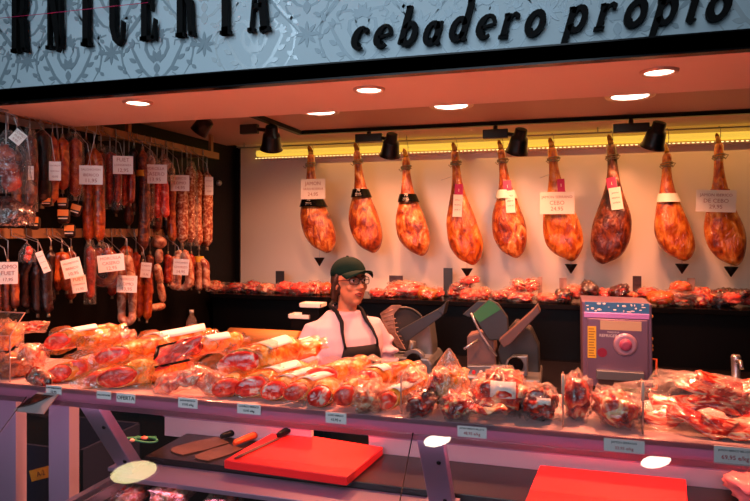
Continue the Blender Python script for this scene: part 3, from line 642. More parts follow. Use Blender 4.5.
def pack_chunk(px, py, D, w, h, d, label, mat='marble', seed=0, filmm='film', paper=None, tip=None, tilt=0, zfloor=ZT, grp=CG, name='meat_chunk_pack', nz=.45, rest=True, filmscale=1.10):
    p = P(px, py, D); k = mpp(p); rx, rz, ry = w*k/2, h*k/2, d/2
    p.z = max(p.z, zfloor+rz*.93)
    t = thing(name, label, 'wrapped meat', p, (0, R(tilt), 0), grp)
    m = MB(); lump(m, (0, 0, 0), (rx*.94, ry*.94, rz*.94), seed, nz); m.build('meat', mat, t)
    m = MB(); m.ell((0, 0, 0), (rx*filmscale, ry*1.06, rz*1.03), 26, 14, 0, None, .5, 16, seed+9, True, .8)
    if tip:       # gathered peak of the bag, direction + size in px
        tx_, tz_, wd = tip; tx_ *= k; tz_ *= k; wd *= k; rs = []
        for i in range(7):
            s = i/6; ww = wd*(1-s)**.8*.5+.003; ring = []
            for j in range(20):
                a = 2*PI*j/20; q = ww*(1+.18*math.sin(5*a+seed)*(1-s)); ring.append((tx_*s+math.cos(a)*q, math.sin(a)*q*.45, tz_*s+rz*.1))
            rs.append(ring)
        m.rings(rs, 0, False)
    m.build('bag', filmm, t)
    if paper:
        ox, oz, pw, ph_ = [q*k for q in paper]; m = MB(); yy = -ry*1.0*math.sqrt(max(.1, 1-(ox/rx)**2*.8-(oz/rz)**2*.8))-.006
        rs2 = []
        for i in range(5):
            s = i/4-.5; rs2.append([(ox+pw*s, yy+(pw*s)**2*6, oz-ph_/2), (ox+pw*s, yy+(pw*s)**2*6+ph_*.35, oz+ph_/2)])
        m.rings(rs2, 0, False, closed=False); o = m.build('paper_label', 'paper', t, recalc=False); md = o.modifiers.new('s', 'SOLIDIFY'); md.thickness = .001
    return t
def pouch(px, py, D, w, h, label, mat='pinkslice', seed=0, tilt=0, lean=50, border='filmw', nsl=4, dark=False, zfloor=ZT, grp=CG, name='sliced_meat_pouch'):
    """flat vacuum pouch of overlapping slices; w,h in px"""
    p = P(px, py, D); k = mpp(p); w *= k; h *= k
    p.z = max(p.z, zfloor+h/2*math.cos(R(lean))*.9+.012)
    t = thing(name, label, 'wrapped meat', p, (R(-lean), R(tilt), 0), grp)
    rr = random.Random(seed); m = MB()
    for q in range(nsl):
        cx = (q-(nsl-1)/2)/nsl*w*.85; a = rr.uniform(-.4, .4); th = .0035; g = []; NX, NZ = 8, 8; sw, sh = w/nsl*.78, h*.44
        outer = []; 
        for i in range(20):
            an = 2*PI*i/20; rad = 1+.16*noise.noise(Vector((math.cos(an)*1.3+seed+q, math.sin(an)*1.3, q)))
            x_, z_ = math.cos(an)*sw*rad, math.sin(an)*sh*rad
            outer.append((cx+x_*math.cos(a)-z_*math.sin(a), z_*math.cos(a)+x_*math.sin(a)))
        y0 = -.004*q-.004
        rings = []
        for f_, yy in ((1.0, y0+th), (1.02, y0+th*.5), (1.0, y0), (.7, y0-.003), (.35, y0-.001), (.05, y0-.002)):
            rings.append([(cx+(x_-cx)*f_, yy+.006*math.sin(x_*90+seed)*(1 if f_ > .5 else .6)+.004*math.sin(z_*120), z_*f_) for x_, z_ in outer])
        m.rings(rings, 0, True)
    m.build('slices', mat, t)
    m = MB(); NX, NZ = 16, 8
    for yb, sg in ((-.004*nsl-.014, 1), (.010, -1)):
        rs2 = []
        for i in range(NX+1):
            u = i/NX*2-1; rs2.append([])
            for j in range(NZ+1):
                v = j/NZ*2-1; e = (1-u**4)*(1-v**4); rs2[-1].append((u*w/2+.05*w*.3*noise.noise(Vector((v*2, seed, 1))), (yb*e)+.008*noise.noise(Vector((u*2.5, v*2.5, seed))), v*h/2*(1+.08*noise.noise(Vector((u*2, seed, 2))))))
        m.rings(rs2, 0, False, closed=False)
    m.build('pouch', border, t)
    if dark:
        m = MB(); e = .006
        for a, b in (((-w/2, -h/2), (w/2, -h/2)), ((-w/2, -h/2), (-w/2, h/2)), ((w/2, h/2), (-w/2, h/2))): m.tube([(a[0], -.004, a[1]), (b[0], -.004, b[1])], e, 6, flat=.5)
        m.build('tray_edge', 'black', t)
    return t
# --- left group
pack_chunk(4, 358, 1.78, 30, 26, .10, 'orange meat lump behind the glass guard, upper one at far left', 'rind', 1, 'filmw', zfloor=ZT+.06)
pack_chunk(10, 374, 1.63, 36, 24, .09, 'dark orange meat lump behind the glass guard, lower one at far left', 'hamred', 2, 'film')
pouch(28, 352, 1.86, 50, 12, 'thin flat strip of red meat at the far left back of the shelf', 'slice', 3, tilt=-6, lean=35, nsl=4, zfloor=ZT+.09)
pack_chunk(30, 367, 1.68, 26, 24, .09, 'pale fatty meat chunk in clear film, near the far left', 'palemeat', 4, 'film', zfloor=ZT+.02)
pack_log(58, 357, 1.72, 8.5, .24, 62, 'long loin with red cut end and white label, topmost at the left', 'rind', 'lean', 4, (40, 130, .12, .62), 'filmo', 1.25, seed=4, zfloor=ZT+.075)
pack_log(60, 379, 1.61, 8.5, .22, 50, 'loin with bright red cut end, under the white-labelled long loin', 'rind', 'lean', 6, None, 'filmo', 1.4, seed=5)
pack_log(78, 373, 1.64, 9, .20, 42, 'loin with orange-red end tilted up, between two orange-rimmed ends', 'rind', 'lean', 10, None, 'filmw', 1.3, seed=6, zfloor=ZT+.01)
pouch(40, 379, 1.57, 26, 20, 'greyish sliced meat pouch hanging over the shelf edge at left', 'darkmeat', 7, tilt=28, lean=25, border='filmw', nsl=2, zfloor=ZT-.03)
pack_chunk(98, 352, 1.80, 34, 20, .12, 'orange meat in milky bag with its open end pointing right', 'rind', 8, 'filmo', zfloor=ZT+.07, tilt=-12)
pack_chunk(124, 344, 1.84, 24, 14, .05, 'folded milky bag end sticking up at the back left', 'palemeat', 9, 'filmw', zfloor=ZT+.08, tilt=-25, tip=(8, 9, 12))
pack_log(114, 361, 1.66, 12, .20, 48, 'loin with oval red end and wide orange film rim, upper of a pair', 'rind', 'lean', 4, None, 'filmo', 1.55, .72, 10, zfloor=ZT+.055)
pack_log(118, 380, 1.60, 13, .20, 45, 'loin with shiny red end in deep orange rim, lower of a pair above OFERTA', 'rind', 'lean', 2, None, 'filmo', 1.5, .8, 11)
pack_log(97, 384, 1.60, 8, .15, 20, 'small red-ended piece between two larger loins at left', 'rind', 'lean', 2, None, 'filmo', 1.4, .9, 12)
pack_log(146, 356, 1.80, 9, .26, 74, 'long loin wrapped in white paper along its top, behind the dark-edged tray', 'rind', 'lean', 2, (30, 140, .05, .95), 'filmo', 1.2, seed=13, zfloor=ZT+.06)
pack_log(140, 377, 1.66, 11, .20, 60, 'amber wrapped loin beside the pink pouch', 'rind', 'hamred', 0, None, 'filmo', 1.2, seed=14)
pouch(174, 361, 1.68, 42, 24, 'red sliced meat tray with a dark edge', 'lean', 15, tilt=-14, lean=38, border='film', nsl=1, dark=True, zfloor=ZT+.06)
pouch(180, 384, 1.60, 60, 22, 'pink sliced ham pouch spread wide at the front of the shelf', 'pinkslice', 16, tilt=-12, lean=42, nsl=5)
pouch(205, 380, 1.61, 34, 24, 'pink and white folded pouch right of the wide pink pouch', 'pinkslice', 17, tilt=22, lean=36, nsl=2, zfloor=ZT)
pack_log(193, 358, 1.78, 8, .20, 66, 'meat piece with a big white label behind the red tray', 'rind', 'darkmeat', 6, (30, 140, .1, .7), 'filmd', 1.2, seed=18, zfloor=ZT+.07)
pouch(222, 350, 1.84, 30, 18, 'dark foil pouch standing at the back, left of the kraft roll', 'darkmeat', 19, tilt=24, lean=30, border='filmd', nsl=2, zfloor=ZT+.07)
pack_log(240, 369, 1.66, 15, .26, 60, 'salami with white-flecked red end in a wide amber film cone', 'rind', 'leanspot', 4, (40, 125, .25, .8), 'filmo', 1.45, .8, 20, zfloor=ZT+.05)
pack_log(227, 389, 1.60, 11, .18, 30, 'red-ended loin at the front under the flecked salami', 'rind', 'lean', 2, None, 'filmo', 1.6, .85, 21)
pack_log(252, 386, 1.61, 11, .24, 56, 'white-labelled loin with red end, right under the flecked salami', 'rind', 'leanspot', 5, (40, 120, .3, .8), 'filmo', 1.2, .95, 22)
pack_log(275, 390, 1.60, 9.5, .22, 44, 'round red flecked end with white label behind, left of the triangular end', 'rind', 'leanspot', 6, (50, 130, .15, .7), 'filmo', 1.1, seed=23)
pack_log(296, 391, 1.59, 9, .22, 40, 'loin with a slanting red end and pale label, in front of the woman', 'rind', 'lean', 8, (40, 125, .12, .8), 'filmw', 1.3, seed=24)
pack_log(270, 372, 1.80, 9, .22, 62, 'orange loin at the back left of the woman', 'rind', 'lean', 2, (50, 120, .1, .8), 'filmo', 1.1, seed=25, zfloor=ZT+.05)
pack_log(322, 378, 1.67, 13, .24, 46, 'loin with bright red oval end and milky film, nearest below the woman apron', 'rind', 'lean', 0, None, 'filmw', 1.4, .78, 26, zfloor=ZT+.03)
pack_log(320, 397, 1.58, 11.5, .16, 14, 'triangular pale-flecked end in milky film above the price tag', 'rind', 'leanspot', 0, None, 'filmw', 1.45, .9, 27)
pack_log(346, 395, 1.59, 9.5, .20, 36, 'narrow red end with a film tail hanging over the rail', 'rind', 'lean', 6, None, 'filmw', 1.4, 1.1, 28)
pack_log(367, 381, 1.67, 10, .22, 52, 'loin with squarish red end, right of the bright oval one', 'rind', 'lean', 0, (40, 130, .1, .35), 'filmw', 1.25, seed=29, zfloor=ZT+.03)
pack_chunk(345, 381, 1.80, 34, 15, .14, 'orange and pink meat behind, between the two upper red ends', 'palemeat', 30, 'filmw', zfloor=ZT+.01)
pack_chunk(370, 398, 1.60, 28, 28, .12, 'white marbled chunk in crinkled film at the front', 'palemeat', 31, 'filmw')
pack_log(388, 400, 1.60, 8, .22, 40, 'loin with slanting red end just left of the first divider', 'rind', 'lean', 6, (40, 130, .05, .8), 'filmw', 1.3, 1.1, 32)
# --- right of first divider
pack_chunk(412, 386, 1.72, 26, 22, .12, 'pale fatty ring of meat just right of the first divider', 'palemeat', 33, 'filmw', zfloor=ZT+.03)
pack_chunk(421, 402, 1.60, 32, 24, .11, 'dark red lean pieces in film, left of the tall cone', 'darkmeat', 34, 'film', tilt=-30)
pack_chunk(449, 386, 1.68, 34, 34, .12, 'meat in a tall peaked milky cone of film', 'rind', 35, 'filmc', tip=(0, 36, 40), zfloor=ZT+.01)
pack_chunk(437, 381, 1.64, 14, 20, .07, 'small round red cut leaning against the tall cone', 'marble', 36, 'film', zfloor=ZT+.02)
pack_chunk(457, 404, 1.60, 30, 25, .11, 'marbled ham chunk in front of the tall cone', 'marble', 37, 'film')
pouch(482, 412, 1.575, 50, 16, 'loose film with trimmings lying flat at the shelf front', 'marble', 38, lean=66, nsl=4, border='film')
pack_chunk(500, 396, 1.68, 52, 42, .16, 'large marbled ham chunk with white label facing the front', 'marble', 39, 'film', paper=(5, 9, 24, 15), zfloor=ZT)
pack_chunk(539, 408, 1.66, 36, 32, .13, 'dark-centred ham chunk with narrow white label', 'darkmeat', 40, 'film', paper=(5, 7, 13, 6))
pack_chunk(576, 402, 1.68, 27, 44, .10, 'standing egg-shaped ham slice between the thin dividers', 'marble', 41, 'film', nz=.2)
pack_chunk(616, 411, 1.66, 44, 34, .14, 'ham chunk with smooth pale rind tilting right', 'marble', 42, 'film', tilt=20, nz=.3)
# --- heap of sliced ham at the right
p = P(712, 418, 1.68); p.z = ZT+.008
t = thing('sliced_ham_heap', 'big heap of sliced ham on clear film at the right end of the shelf', 'sliced ham', p)
k = mpp(p); rr = random.Random(3)
def curlslice(t, cx, cy, cz, w, d, a, seed, mat='slice'):
    m = MB(); rs = []; n = 22
    for f_, dz in ((1.0, -.004), (1.03, 0), (1.0, .004), (.75, .007), (.45, .003), (.12, .005)):
        rg = []
        for i in range(n):
            an = 2*PI*i/n; rad = (1+.22*noise.noise(Vector((math.cos(an)*1.4+seed, math.sin(an)*1.4, seed))))*f_
            x_, y_ = math.cos(an)*w*rad, math.sin(an)*d*rad
            z_ = .016*math.sin(x_*38+seed)*f_+.012*math.cos(y_*55+seed*2)
            rg.append((cx+x_*math.cos(a)-y_*math.sin(a), cy+x_*math.sin(a)+y_*math.cos(a), cz+dz+z_))
        rs.append(rg)
    m.rings(rs, 0, True); return m.build('slice', mat, t)
for i, (sx, sy, sz, sw, sd, sa) in enumerate(((-.10, .0, .020, .075, .05, .3), (-.03, -.04, .022, .08, .045, -.4), (.06, -.05, .022, .09, .045, .1), (.14, .0, .022, .08, .06, .5), (-.06, .03, .044, .075, .05, -.2),
        (.03, .02, .050, .085, .05, .3), (.10, .03, .048, .08, .05, -.3), (-.01, .05, .074, .07, .045, .1), (.06, .06, .078, .075, .045, -.2), (.02, .03, .096, .06, .04, .4), (.12, .07, .074, .07, .045, .2), (.19, .04, .05, .06, .05, 0))):
    curlslice(t, sx, sy, sz, sw, sd, sa, i*3.1)
m = MB(); rs2 = []
for i in range(15):
    u = i/14*2-1; rs2.append([((u*.19+.02)*1.05, v*.11, .004+.006*noise.noise(Vector((u*4, v*4, 2)))+.02*abs(u)**6*(v > 0)) for v in [j/8*2-1 for j in range(9)]])
m.rings(rs2, 0, False, closed=False); m.build('film_sheet', 'filmw', t)
m = MB(); m.ell((-.02, .0, .05), (.17, .10, .062), 26, 12, 0, None, .5, 18, 4, True, .9); m.build('film_cover', 'film', t)

# ------------------------------------------------------------------ packs along the back shelf
ZB = 1.25; DB = 4.02; BG = 'meat packs on the back shelf'
def back_pack(px, py, w, h, mat, label, seed, filmm='film', tilt=0, D=None, kind='chunk'):
    D = D or 4.12
    if kind == 'chunk': return pack_chunk(px, py, D, w, h, .14, label, mat, seed, filmm, tilt=tilt, zfloor=ZB, grp=BG, name='meat_pack')
    return pouch(px, py, D, w, h, label, mat, seed, tilt=tilt, lean=40, border=filmm, nsl=3, zfloor=ZB, grp=BG, name='meat_pack')
bk = [(214, 294, 18, 12, 'palemeat', 'pale flat pack beside the black corner panel', 'filmw', 0), (232, 289, 24, 8, 'sausred', 'slim salami stick lying tilted near the black corner', 'film', -14),
 (236, 297, 22, 10, 'marble', 'marbled pack under the slim salami stick', 'film', 0), (253, 294, 18, 12, 'marble', 'marbled pack right of the slim salami stick', 'film', 5),
 (268, 296, 16, 10, 'palemeat', 'pale pack just left of the first dark divider plate', 'filmw', 10), (285, 296, 18, 12, 'lean', 'red pack in front of the first dark divider plate', 'film', 0),
 (301, 294, 18, 13, 'lean', 'red pack halfway between first divider plate and the woman', 'film', 0), (315, 293, 16, 14, 'marble', 'marbled pack near the woman cap, left side', 'filmw', 0), (328, 295, 14, 12, 'lean', 'red pack touching the woman collar, left side', 'filmo', 0),
 (378, 297, 16, 9, 'lean', 'low red pack just right of the woman', 'film', 0), (390, 298, 14, 8, 'marble', 'low marbled pack between the woman and the round-slice pack', 'film', 0),
 (405, 290, 34, 16, 'leanspot', 'wide pack of round red slices above the first slicer', 'filmw', 0), (428, 294, 16, 12, 'leanspot', 'round-slice pack at the right end of the wide one', 'filmo', 12), (437, 297, 12, 12, 'lean', 'small drooping red pack left of the tall dark divider plate', 'film', 0),
 (457, 295, 16, 14, 'marble', 'marbled pack right of the tall dark divider plate', 'film', 0), (470, 296, 18, 12, 'lean', 'red pack at the foot of the heap under the drip cup', 'filmw', 0), (462, 286, 18, 10, 'darkmeat', 'dark red pack in the middle of the heap under the drip cup', 'film', 0), (470, 279, 18, 8, 'lean', 'topmost red pack under the drip cup', 'film', -8), (484, 293, 12, 14, 'marble', 'marbled pack ending the heap under the drip cup', 'filmw', 20),
 (500, 296, 16, 10, 'marble', 'low marbled pack above the green slicer guard', 'film', 0), (513, 291, 22, 12, 'slice', 'sliced ham pack at the left of the sliced heap', 'film', -10), (521, 296, 24, 10, 'slice', 'sliced ham pack at the bottom of the sliced heap', 'film', 0), (519, 283, 14, 10, 'slice', 'curled slice pack on top of the sliced heap, left peak', 'film', 20), (532, 284, 13, 14, 'slice', 'curled slice pack on top of the sliced heap, right peak', 'film', -20),
 (548, 297, 20, 10, 'lean', 'red pack in white film right of the sliced heap', 'filmw', 0), (560, 300, 20, 8, 'palemeat', 'white pack drooping over the shelf edge', 'filmw', 0), (574, 291, 18, 14, 'lean', 'bright red pack above the lilac machine left corner', 'filmw', 0), (564, 295, 14, 14, 'darkmeat', 'dark pack left of the lilac machine', 'filmd', 0),
 (590, 288, 16, 14, 'darkmeat', 'black-edged pack standing tilted over the lilac machine', 'filmd', 40), (605, 293, 16, 12, 'lean', 'red pack over the middle left of the lilac machine', 'film', 0), (619, 290, 16, 12, 'darkmeat', 'dark-edged tilted pack over the middle of the lilac machine', 'filmd', -25), (628, 295, 18, 10, 'marble', 'marbled pack over the right of the lilac machine', 'film', 0),
 (648, 292, 18, 12, 'lean', 'red pack right of the brown divider plate', 'film', 0), (660, 297, 20, 13, 'lean', 'large red pack right of the lilac machine top', 'filmo', 0), (676, 300, 22, 9, 'slice', 'lowest sliced pack with white rim', 'filmw', 0), (682, 293, 28, 10, 'palemeat', 'middle white-rimmed pack of the right heap', 'filmw', 0), (681, 286, 16, 11, 'lean', 'topmost red pack of the right heap', 'filmo', 0),
 (703, 303, 24, 20, 'marble', 'crinkled clear bag drooping over the shelf, round red slice inside', 'film', 10), (722, 301, 22, 18, 'darkmeat', 'dark crinkled bag right of the drooping clear bag', 'filmd', -10), (733, 297, 16, 12, 'lean', 'red pack near the right end of the back shelf', 'film', 0), (741, 292, 14, 8, 'darkmeat', 'black-labelled pack near the right frame edge', 'filmd', 0), (748, 298, 16, 12, 'lean', 'red pack cut by the right edge of the photo', 'film', 0)]
for i, (px, py, w, h, mt, lb, fm, tl_) in enumerate(bk):
    top = any(q in lb for q in ('topmost', 'on top', 'middle of the heap', 'middle white', 'slim salami'))
    back_pack(px, py+1, w*1.05, h*.92, mt, lb, 60+i, fm, tl_, 4.08+.05*(i % 3) if not top else 4.14)
for px, py, w, h, mt, lb in ((280, 281, 9, 20, 'alud', 'short dark divider plate at the left of the back shelf'), (396, 283, 14, 15, 'wood', 'square dark divider plate behind the wide round-slice pack'), (448, 282, 9, 28, 'alud', 'tall dark divider plate between two packs above the first slicer'),
      (540, 287, 4.5, 20, 'ribs', 'thin pale divider plate right of the sliced heap'), (563, 285, 7, 14, 'ribs', 'small brown divider plate above the gap between slicer and lilac machine'), (637, 287, 8, 22, 'wood', 'brown divider plate behind the lilac machine top'), (691, 288, 7, 20, 'ribs', 'pale brown divider plate behind the right heap')):
    a = P(px, py-h/2, 4.26); k = mpp(a); m = MB(); m.box((-w*k/2, -.004, 0), (w*k/2, .004, a.z-ZB)); m.box((-w*k/2, -.004, 0), (w*k/2, .05, .004))
    tag(m.build('divider_plate', mt, None, (a.x, 4.26, ZB)), lb, 'divider', 'divider plates on the back shelf')
# ------------------------------------------------------------------ back furniture
t = thing('back_shelf_unit', 'long black shelf unit along the back wall carrying meat packs', 'shelf unit', (0, 4.2, 0))
bx((XL+.05, -.24, ZB-.03), (XR-.05, .24, ZB)).build('shelf', 'blackgloss', t, bevel=.003)
bx((XL+.05, -.19, .9), (XR-.05, .20, ZB-.03)).build('front_panel', 'black', t)
bx((XL+.05, -.20, 0), (XR-.05, .20, .9)).build('carcass', 'dark', t)
t = thing('back_counter', 'dark worktop counter behind the woman holding slicers and machines', 'counter', (-.2, 3.5, 0))
bx((XL+.25, -.40, .86), (XR-.04, .48, .90)).build('worktop', plain('steel_worktop', '#141012', .3), t, bevel=.003)
for i in range(5):
    x = XL+.47+i*.74; d = bx((x, -.37, .10), (x+.71, -.35, .85)).build('door', 'dark', t, bevel=.003)
    m = MB(); m.tube([(x+.3, -.37, .80), (x+.3, -.395, .80), (x+.42, -.395, .80), (x+.42, -.37, .80)], .005, 8); m.build('handle', 'steel', d)
bx((XL+.27, -.35, 0), (XR+.08, .40, .86)).build('carcass', 'dark', t)

# prisms given in photo pixels on a plane of depth D, extruded dy towards the back
def pp(poly, D, org): return [((P(x, y, D)-org).x, (P(x, y, D)-org).z) for x, y in poly]
def on(name, label, cat, px, D, z, **k): q = P(px, 300, D); return thing(name, label, cat, (q.x, D, z), **k)
ZK = .90
# slicer 1
D = 3.35; t = on('meat_slicer', 'grey meat slicer with ribbed round guard, right beside the woman', 'slicer', 412, D, ZK, group='meat slicers'); o = t.location
m = MB(); m.prism([(-.15, .012), (.14, .012), (.14, .10), (.12, .13), (-.12, .13), (-.15, .09)], -.14, .20); b = m.build('base', 'alu', t, bevel=.01)
for x in (-.11, .11):
    for y in (-.11, .16): m = MB(); m.cyl((x, y, 0), (x, y, .014), .014, 12); m.build('foot', 'black', t)
m = MB(); m.prism(pp([(390, 330), (430, 322), (433, 345), (434, 374), (388, 374)], D, o), -.02, .14); m.build('motor_housing', 'alu', t, bevel=.012)
cg = P(398, 330, D-.04)-o; k = mpp(P(398, 330, D)); m = MB(); ax = Vector((.35, -.9, .12)).normalized()
def disc(m, c, ax, r, th, n=40, squ=1): m.tube([c-ax*th/2, c-ax*th/2*.6, c+ax*th/2*.6, c+ax*th/2], [r*.96, r, r, r*.96], n)
disc(m, cg+Vector((.03, .02, 0)), ax, .115, .006); m.build('blade', plain('dark_blade', '#3a3634', .45, metal=.6), t)
m = MB(); rg = []
u = ax.orthogonal().normalized(); w_ = ax.cross(u)
m.tube([cg+Vector((.03, .01, 0))+(u*math.cos(a)+w_*math.sin(a))*.122 for a in [2*PI*i/36 for i in range(37)]], .007, 8); m.build('blade_ring', 'alud', t)
m = MB(); m.prism(pp([(381, 313), (392, 305), (402, 305), (394, 314), (396, 332), (406, 349), (398, 346), (386, 330)], D-.08, o), -.10, -.085)
for i in range(9):
    a = P(383+i*1.9, 314+i*3.6, D-.08)-o; b2 = P(394+i*1.4, 309+i*4.4, D-.08)-o; m.tube([(a.x, -.104, a.z), (b2.x, -.104, b2.z)], .0022, 6)
m.build('ribbed_guard', 'ribs', t)
m = MB(); m.prism(pp([(401, 329), (441, 307), (447, 304), (444, 315), (409, 340)], D-.12, o), -.19, -.12); m.prism(pp([(439, 309), (449, 300), (446, 313)], D-.12, o), -.20, -.10); m.build('feed_tray', 'alud', t, bevel=.003)
m = MB(); m.tube([P(413, 341, D-.1)-o, P(411, 350, D-.1)-o, P(412, 361, D-.1)-o], .016, 10); m.build('arm', 'alu', t)
kk = P(413, 361, D-.17)-o; m = MB(); m.cyl(kk, kk+Vector((0, .04, 0)), .038, 28, r2=.036); m.build('knob', 'blackgloss', t)
kk = P(413, 361, D-.13)-o; m = MB(); m.cyl(kk, kk+Vector((0, .05, 0)), .060, 28); m.build('knob_plate', 'alu', t)
# slicer 2
D = 3.30; t = on('meat_slicer', 'larger meat slicer with green-topped guard plate in the centre of the back counter', 'slicer', 508, D, ZK, group='meat slicers'); o = t.location
m = MB(); m.prism([(-.20, .012), (.17, .012), (.17, .07), (-.20, .07)], -.16, .22); m.build('base', 'alu', t, bevel=.01)
for x in (-.16, .14):
    for y in (-.13, .18): m = MB(); m.cyl((x, y, 0), (x, y, .014), .014, 12); m.build('foot', 'black', t)
m = MB(); m.prism(pp([(467, 336), (493, 330), (497, 378), (467, 378)], D, o), .0, .16); m.build('side_housing', plain('brown_grey', '#6c5450', .5), t, bevel=.006)
m = MB(); m.prism(pp([(467, 366), (504, 366), (504, 378), (467, 378)], D-.10, o), -.10, -.06); pnl = m.build('control_panel', 'alu', t, bevel=.003)
for px, mt in ((474, 'redink'), (481, 'paper')):
    q = P(px, 372, D-.10)-o; m = MB(); m.cyl((q.x, -.115, q.z), (q.x, -.10, q.z), .009, 16); m.build('button', mt, pnl)
m = MB(); m.prism(pp([(515, 322), (531, 330), (539, 348), (540, 380), (503, 380), (497, 352), (503, 336)], D, o), .02, .16); m.build('motor_housing', 'alud', t, bevel=.01)
m = MB(); m.prism(pp([(507, 360), (513, 355), (528, 355), (528, 375), (503, 378)], D-.1, o), -.13, -.08); m.build('knob_plate', 'alu', t, bevel=.006)
q = P(515.5, 365, D-.15)-o; m = MB(); m.cyl((q.x, -.165, q.z), (q.x, -.12, q.z), .038, 28); m.build('knob', 'blackgloss', t)
m = MB(); m.prism(pp([(472, 314), (489, 299), (498, 303), (508, 317), (509, 333), (500, 340), (489, 340)], D-.06, o), -.075, -.045); g = m.build('guard_plate', 'alud', t, bevel=.006)
m = MB(); m.prism(pp([(473, 314), (489, 300), (494, 302), (501, 309), (480, 322)], D-.06, o), -.079, -.0755); m.build('green_sticker', 'green', g)
m = MB(); m.tube([P(x, y, D-.1)-o for x, y in ((471, 313), (475, 322), (481, 334), (488, 345), (497, 356))], .006, 8); m.build('blade_rim', 'steel', t)
m = MB(); m.prism(pp([(463, 314), (478, 301), (487, 301), (470, 317)], D+.0, o), -.02, .02); m.build('slice_deflector', 'alud', t, bevel=.003)
m = MB(); m.prism(pp([(500, 338), (533, 309), (538, 303), (541, 310), (512, 341), (505, 345)], D-.1, o), -.18, -.08); m.build('carriage', plain('carriage_brown', '#6a5048', .4, metal=.4), t, bevel=.004)
m = MB(); m.tube([P(464, 349, D-.1)-o, P(478, 340, D-.05)-o], .007, 8); m.build('lever', 'steel', t)
# lilac vacuum machine
D = 3.30; t = on('packing_machine', 'lilac steel machine with blue banner and yellow label on the back counter', 'machine', 617, D, ZK); o = t.location
m = MB(); m.prism(pp([(582, 301), (652, 304), (653, 389), (583, 385)], D, o), 0, .30); bd = m.build('body', 'lilac', t, bevel=.006); zb = (P(617, 388, D)-o).z
def quad(px0, py0, px1, py1, y0, y1, mt, name, par, bev=0, D_=D):
    a = P(px0, py1, D_)-o; b = P(px1, py0, D_)-o; return bx((a.x, y0, a.z), (b.x, y1, b.z)).build(name, mt, par, bevel=bev)
bn = quad(585, 303.5, 649, 312, -.006, 0, 'bluel', 'banner', t)
m = MB(); rr = random.Random(5)
a = P(585, 312, D)-o; b = P(649, 303.5, D)-o
for i in range(22):
    x = a.x+.01+(b.x-a.x-.02)*rr.random(); z = a.z+.006+(b.z-a.z-.012)*rr.random(); m.ell((x, -.007, z), (rr.uniform(.003, .012), .001, rr.uniform(.002, .006)), 8, 4)
m.build('ice_print', 'paper', bn)
quad(584, 314, 649, 317, -.012, 0, plain('lilac_highlight', '#d898e0', .25, metal=.2), 'door_highlight', t, .002)  # purple highlight above the door, painted as a raised strip
dr = quad(587, 320, 648, 385, -.014, 0, 'lilac', 'door', t, .004)
quad(600, 321.5, 641, 329, -.018, -.014, plain('window_reflection', '#d8b890', .2), 'window_reflection', dr)  # beige reflection in the window, painted as its colour
q = P(613, 335.5, D)-o; text('REFRIGERADO', .020, 'paper', dr, (q.x, -.0155, q.z)); text('MAQUINA', .012, 'paper', dr, (q.x, -.0155, q.z+.018))
q = P(625, 344, D)-o
m = MB(); m.tube([(q.x, -.014, q.z), (q.x, -.024, q.z), (q.x, -.028, q.z)], [.056, .054, .044], 32); kn = m.build('dial', plain('dial', '#b08ca0', .3, metal=.3), dr)
m = MB(); m.tube([(q.x, -.028, q.z), (q.x, -.040, q.z), (q.x, -.042, q.z)], [.030, .028, .012], 28); m.build('dial_cap', plain('dial_cap', '#a04868', .35), kn)
q = P(602, 352, D)-o; m = MB(); m.cyl((q.x, -.016, q.z), (q.x, -.013, q.z), .023, 24); m.build('round_sticker', plain('round_sticker', '#8c1838', .4), dr)
yl = quad(587.5, 326, 596, 357, -.017, -.013, 'yellow', 'warning_label', dr)
m = MB(); a = P(588.5, 356, D)-o; b = P(595, 327, D)-o
for i in range(11): z = a.z+(b.z-a.z)*(i+.3)/11; m.box((a.x, -.0180, z), (b.x-(.006 if i % 3 else 0), -.0172, z+.004))
m.build('print', plain('brown_print', '#9c6418', .6), yl)
quad(596, 371, 643, 377, -.05, -.01, 'alu', 'tray', t, .003); quad(598, 377.5, 642, 384, -.018, -.012, plain('slot_brown', '#6c4438', .4), 'slot', t)
for a_, b_ in ((361, 376), (380, 391)):
    p0 = P(653, a_, D)-o; p1 = P(653, b_, D)-o; m = MB(); m.tube([(p0.x-.008, .05, p0.z), (p0.x+.022, .05, p0.z), (p0.x+.022, .05, p1.z), (p1.x-.008, .05, p1.z)], .006, 8)
    m.build('handle', 'orangeh', t)
m = MB(); zlow = (P(583, 386, D)-o).z; m.box(((P(584, 386, D)-o).x, .02, 0), ((P(651, 386, D)-o).x, .28, max(.01, zlow+.01))); m.build('plinth', 'black', t)
m = MB()
for yy in (318, 341, 348, 352): q = P(654, yy, D)-o; m.ell((q.x-.004, .06, q.z), (.010, .010, .010), 10, 8)
m.build('side_knobs', 'orangel', t)
# steel tap / grinder at the right
D = 3.45; t = on('steel_tap', 'chrome tap standing on the dark counter at the far right', 'tap', 736, D, ZK); o = t.location
q = P(736, 357, D)-o; m = MB(); m.tube([(0, 0, 0), (0, 0, .01), (0, 0, .012), (0, 0, q.z-.03), (0, 0, q.z-.01), (0, 0, q.z)], [.030, .030, .018, .022, .024, .016], 20); m.build('body', 'steel', t)
m = MB(); m.tube([(0, 0, q.z-.03), (0, -.08, q.z-.02), (0, -.10, q.z-.05)], .010, 10); m.build('spout', 'steel', t)
m = MB(); m.box((-.16, -.30, 0), (.30, .2, .012)); tag(m.build('sink_board', 'steel', None, (o.x, D-.02, ZK)), 'flat steel tray on the counter around the chrome tap', 'tray')
t.location.z = ZK+.012
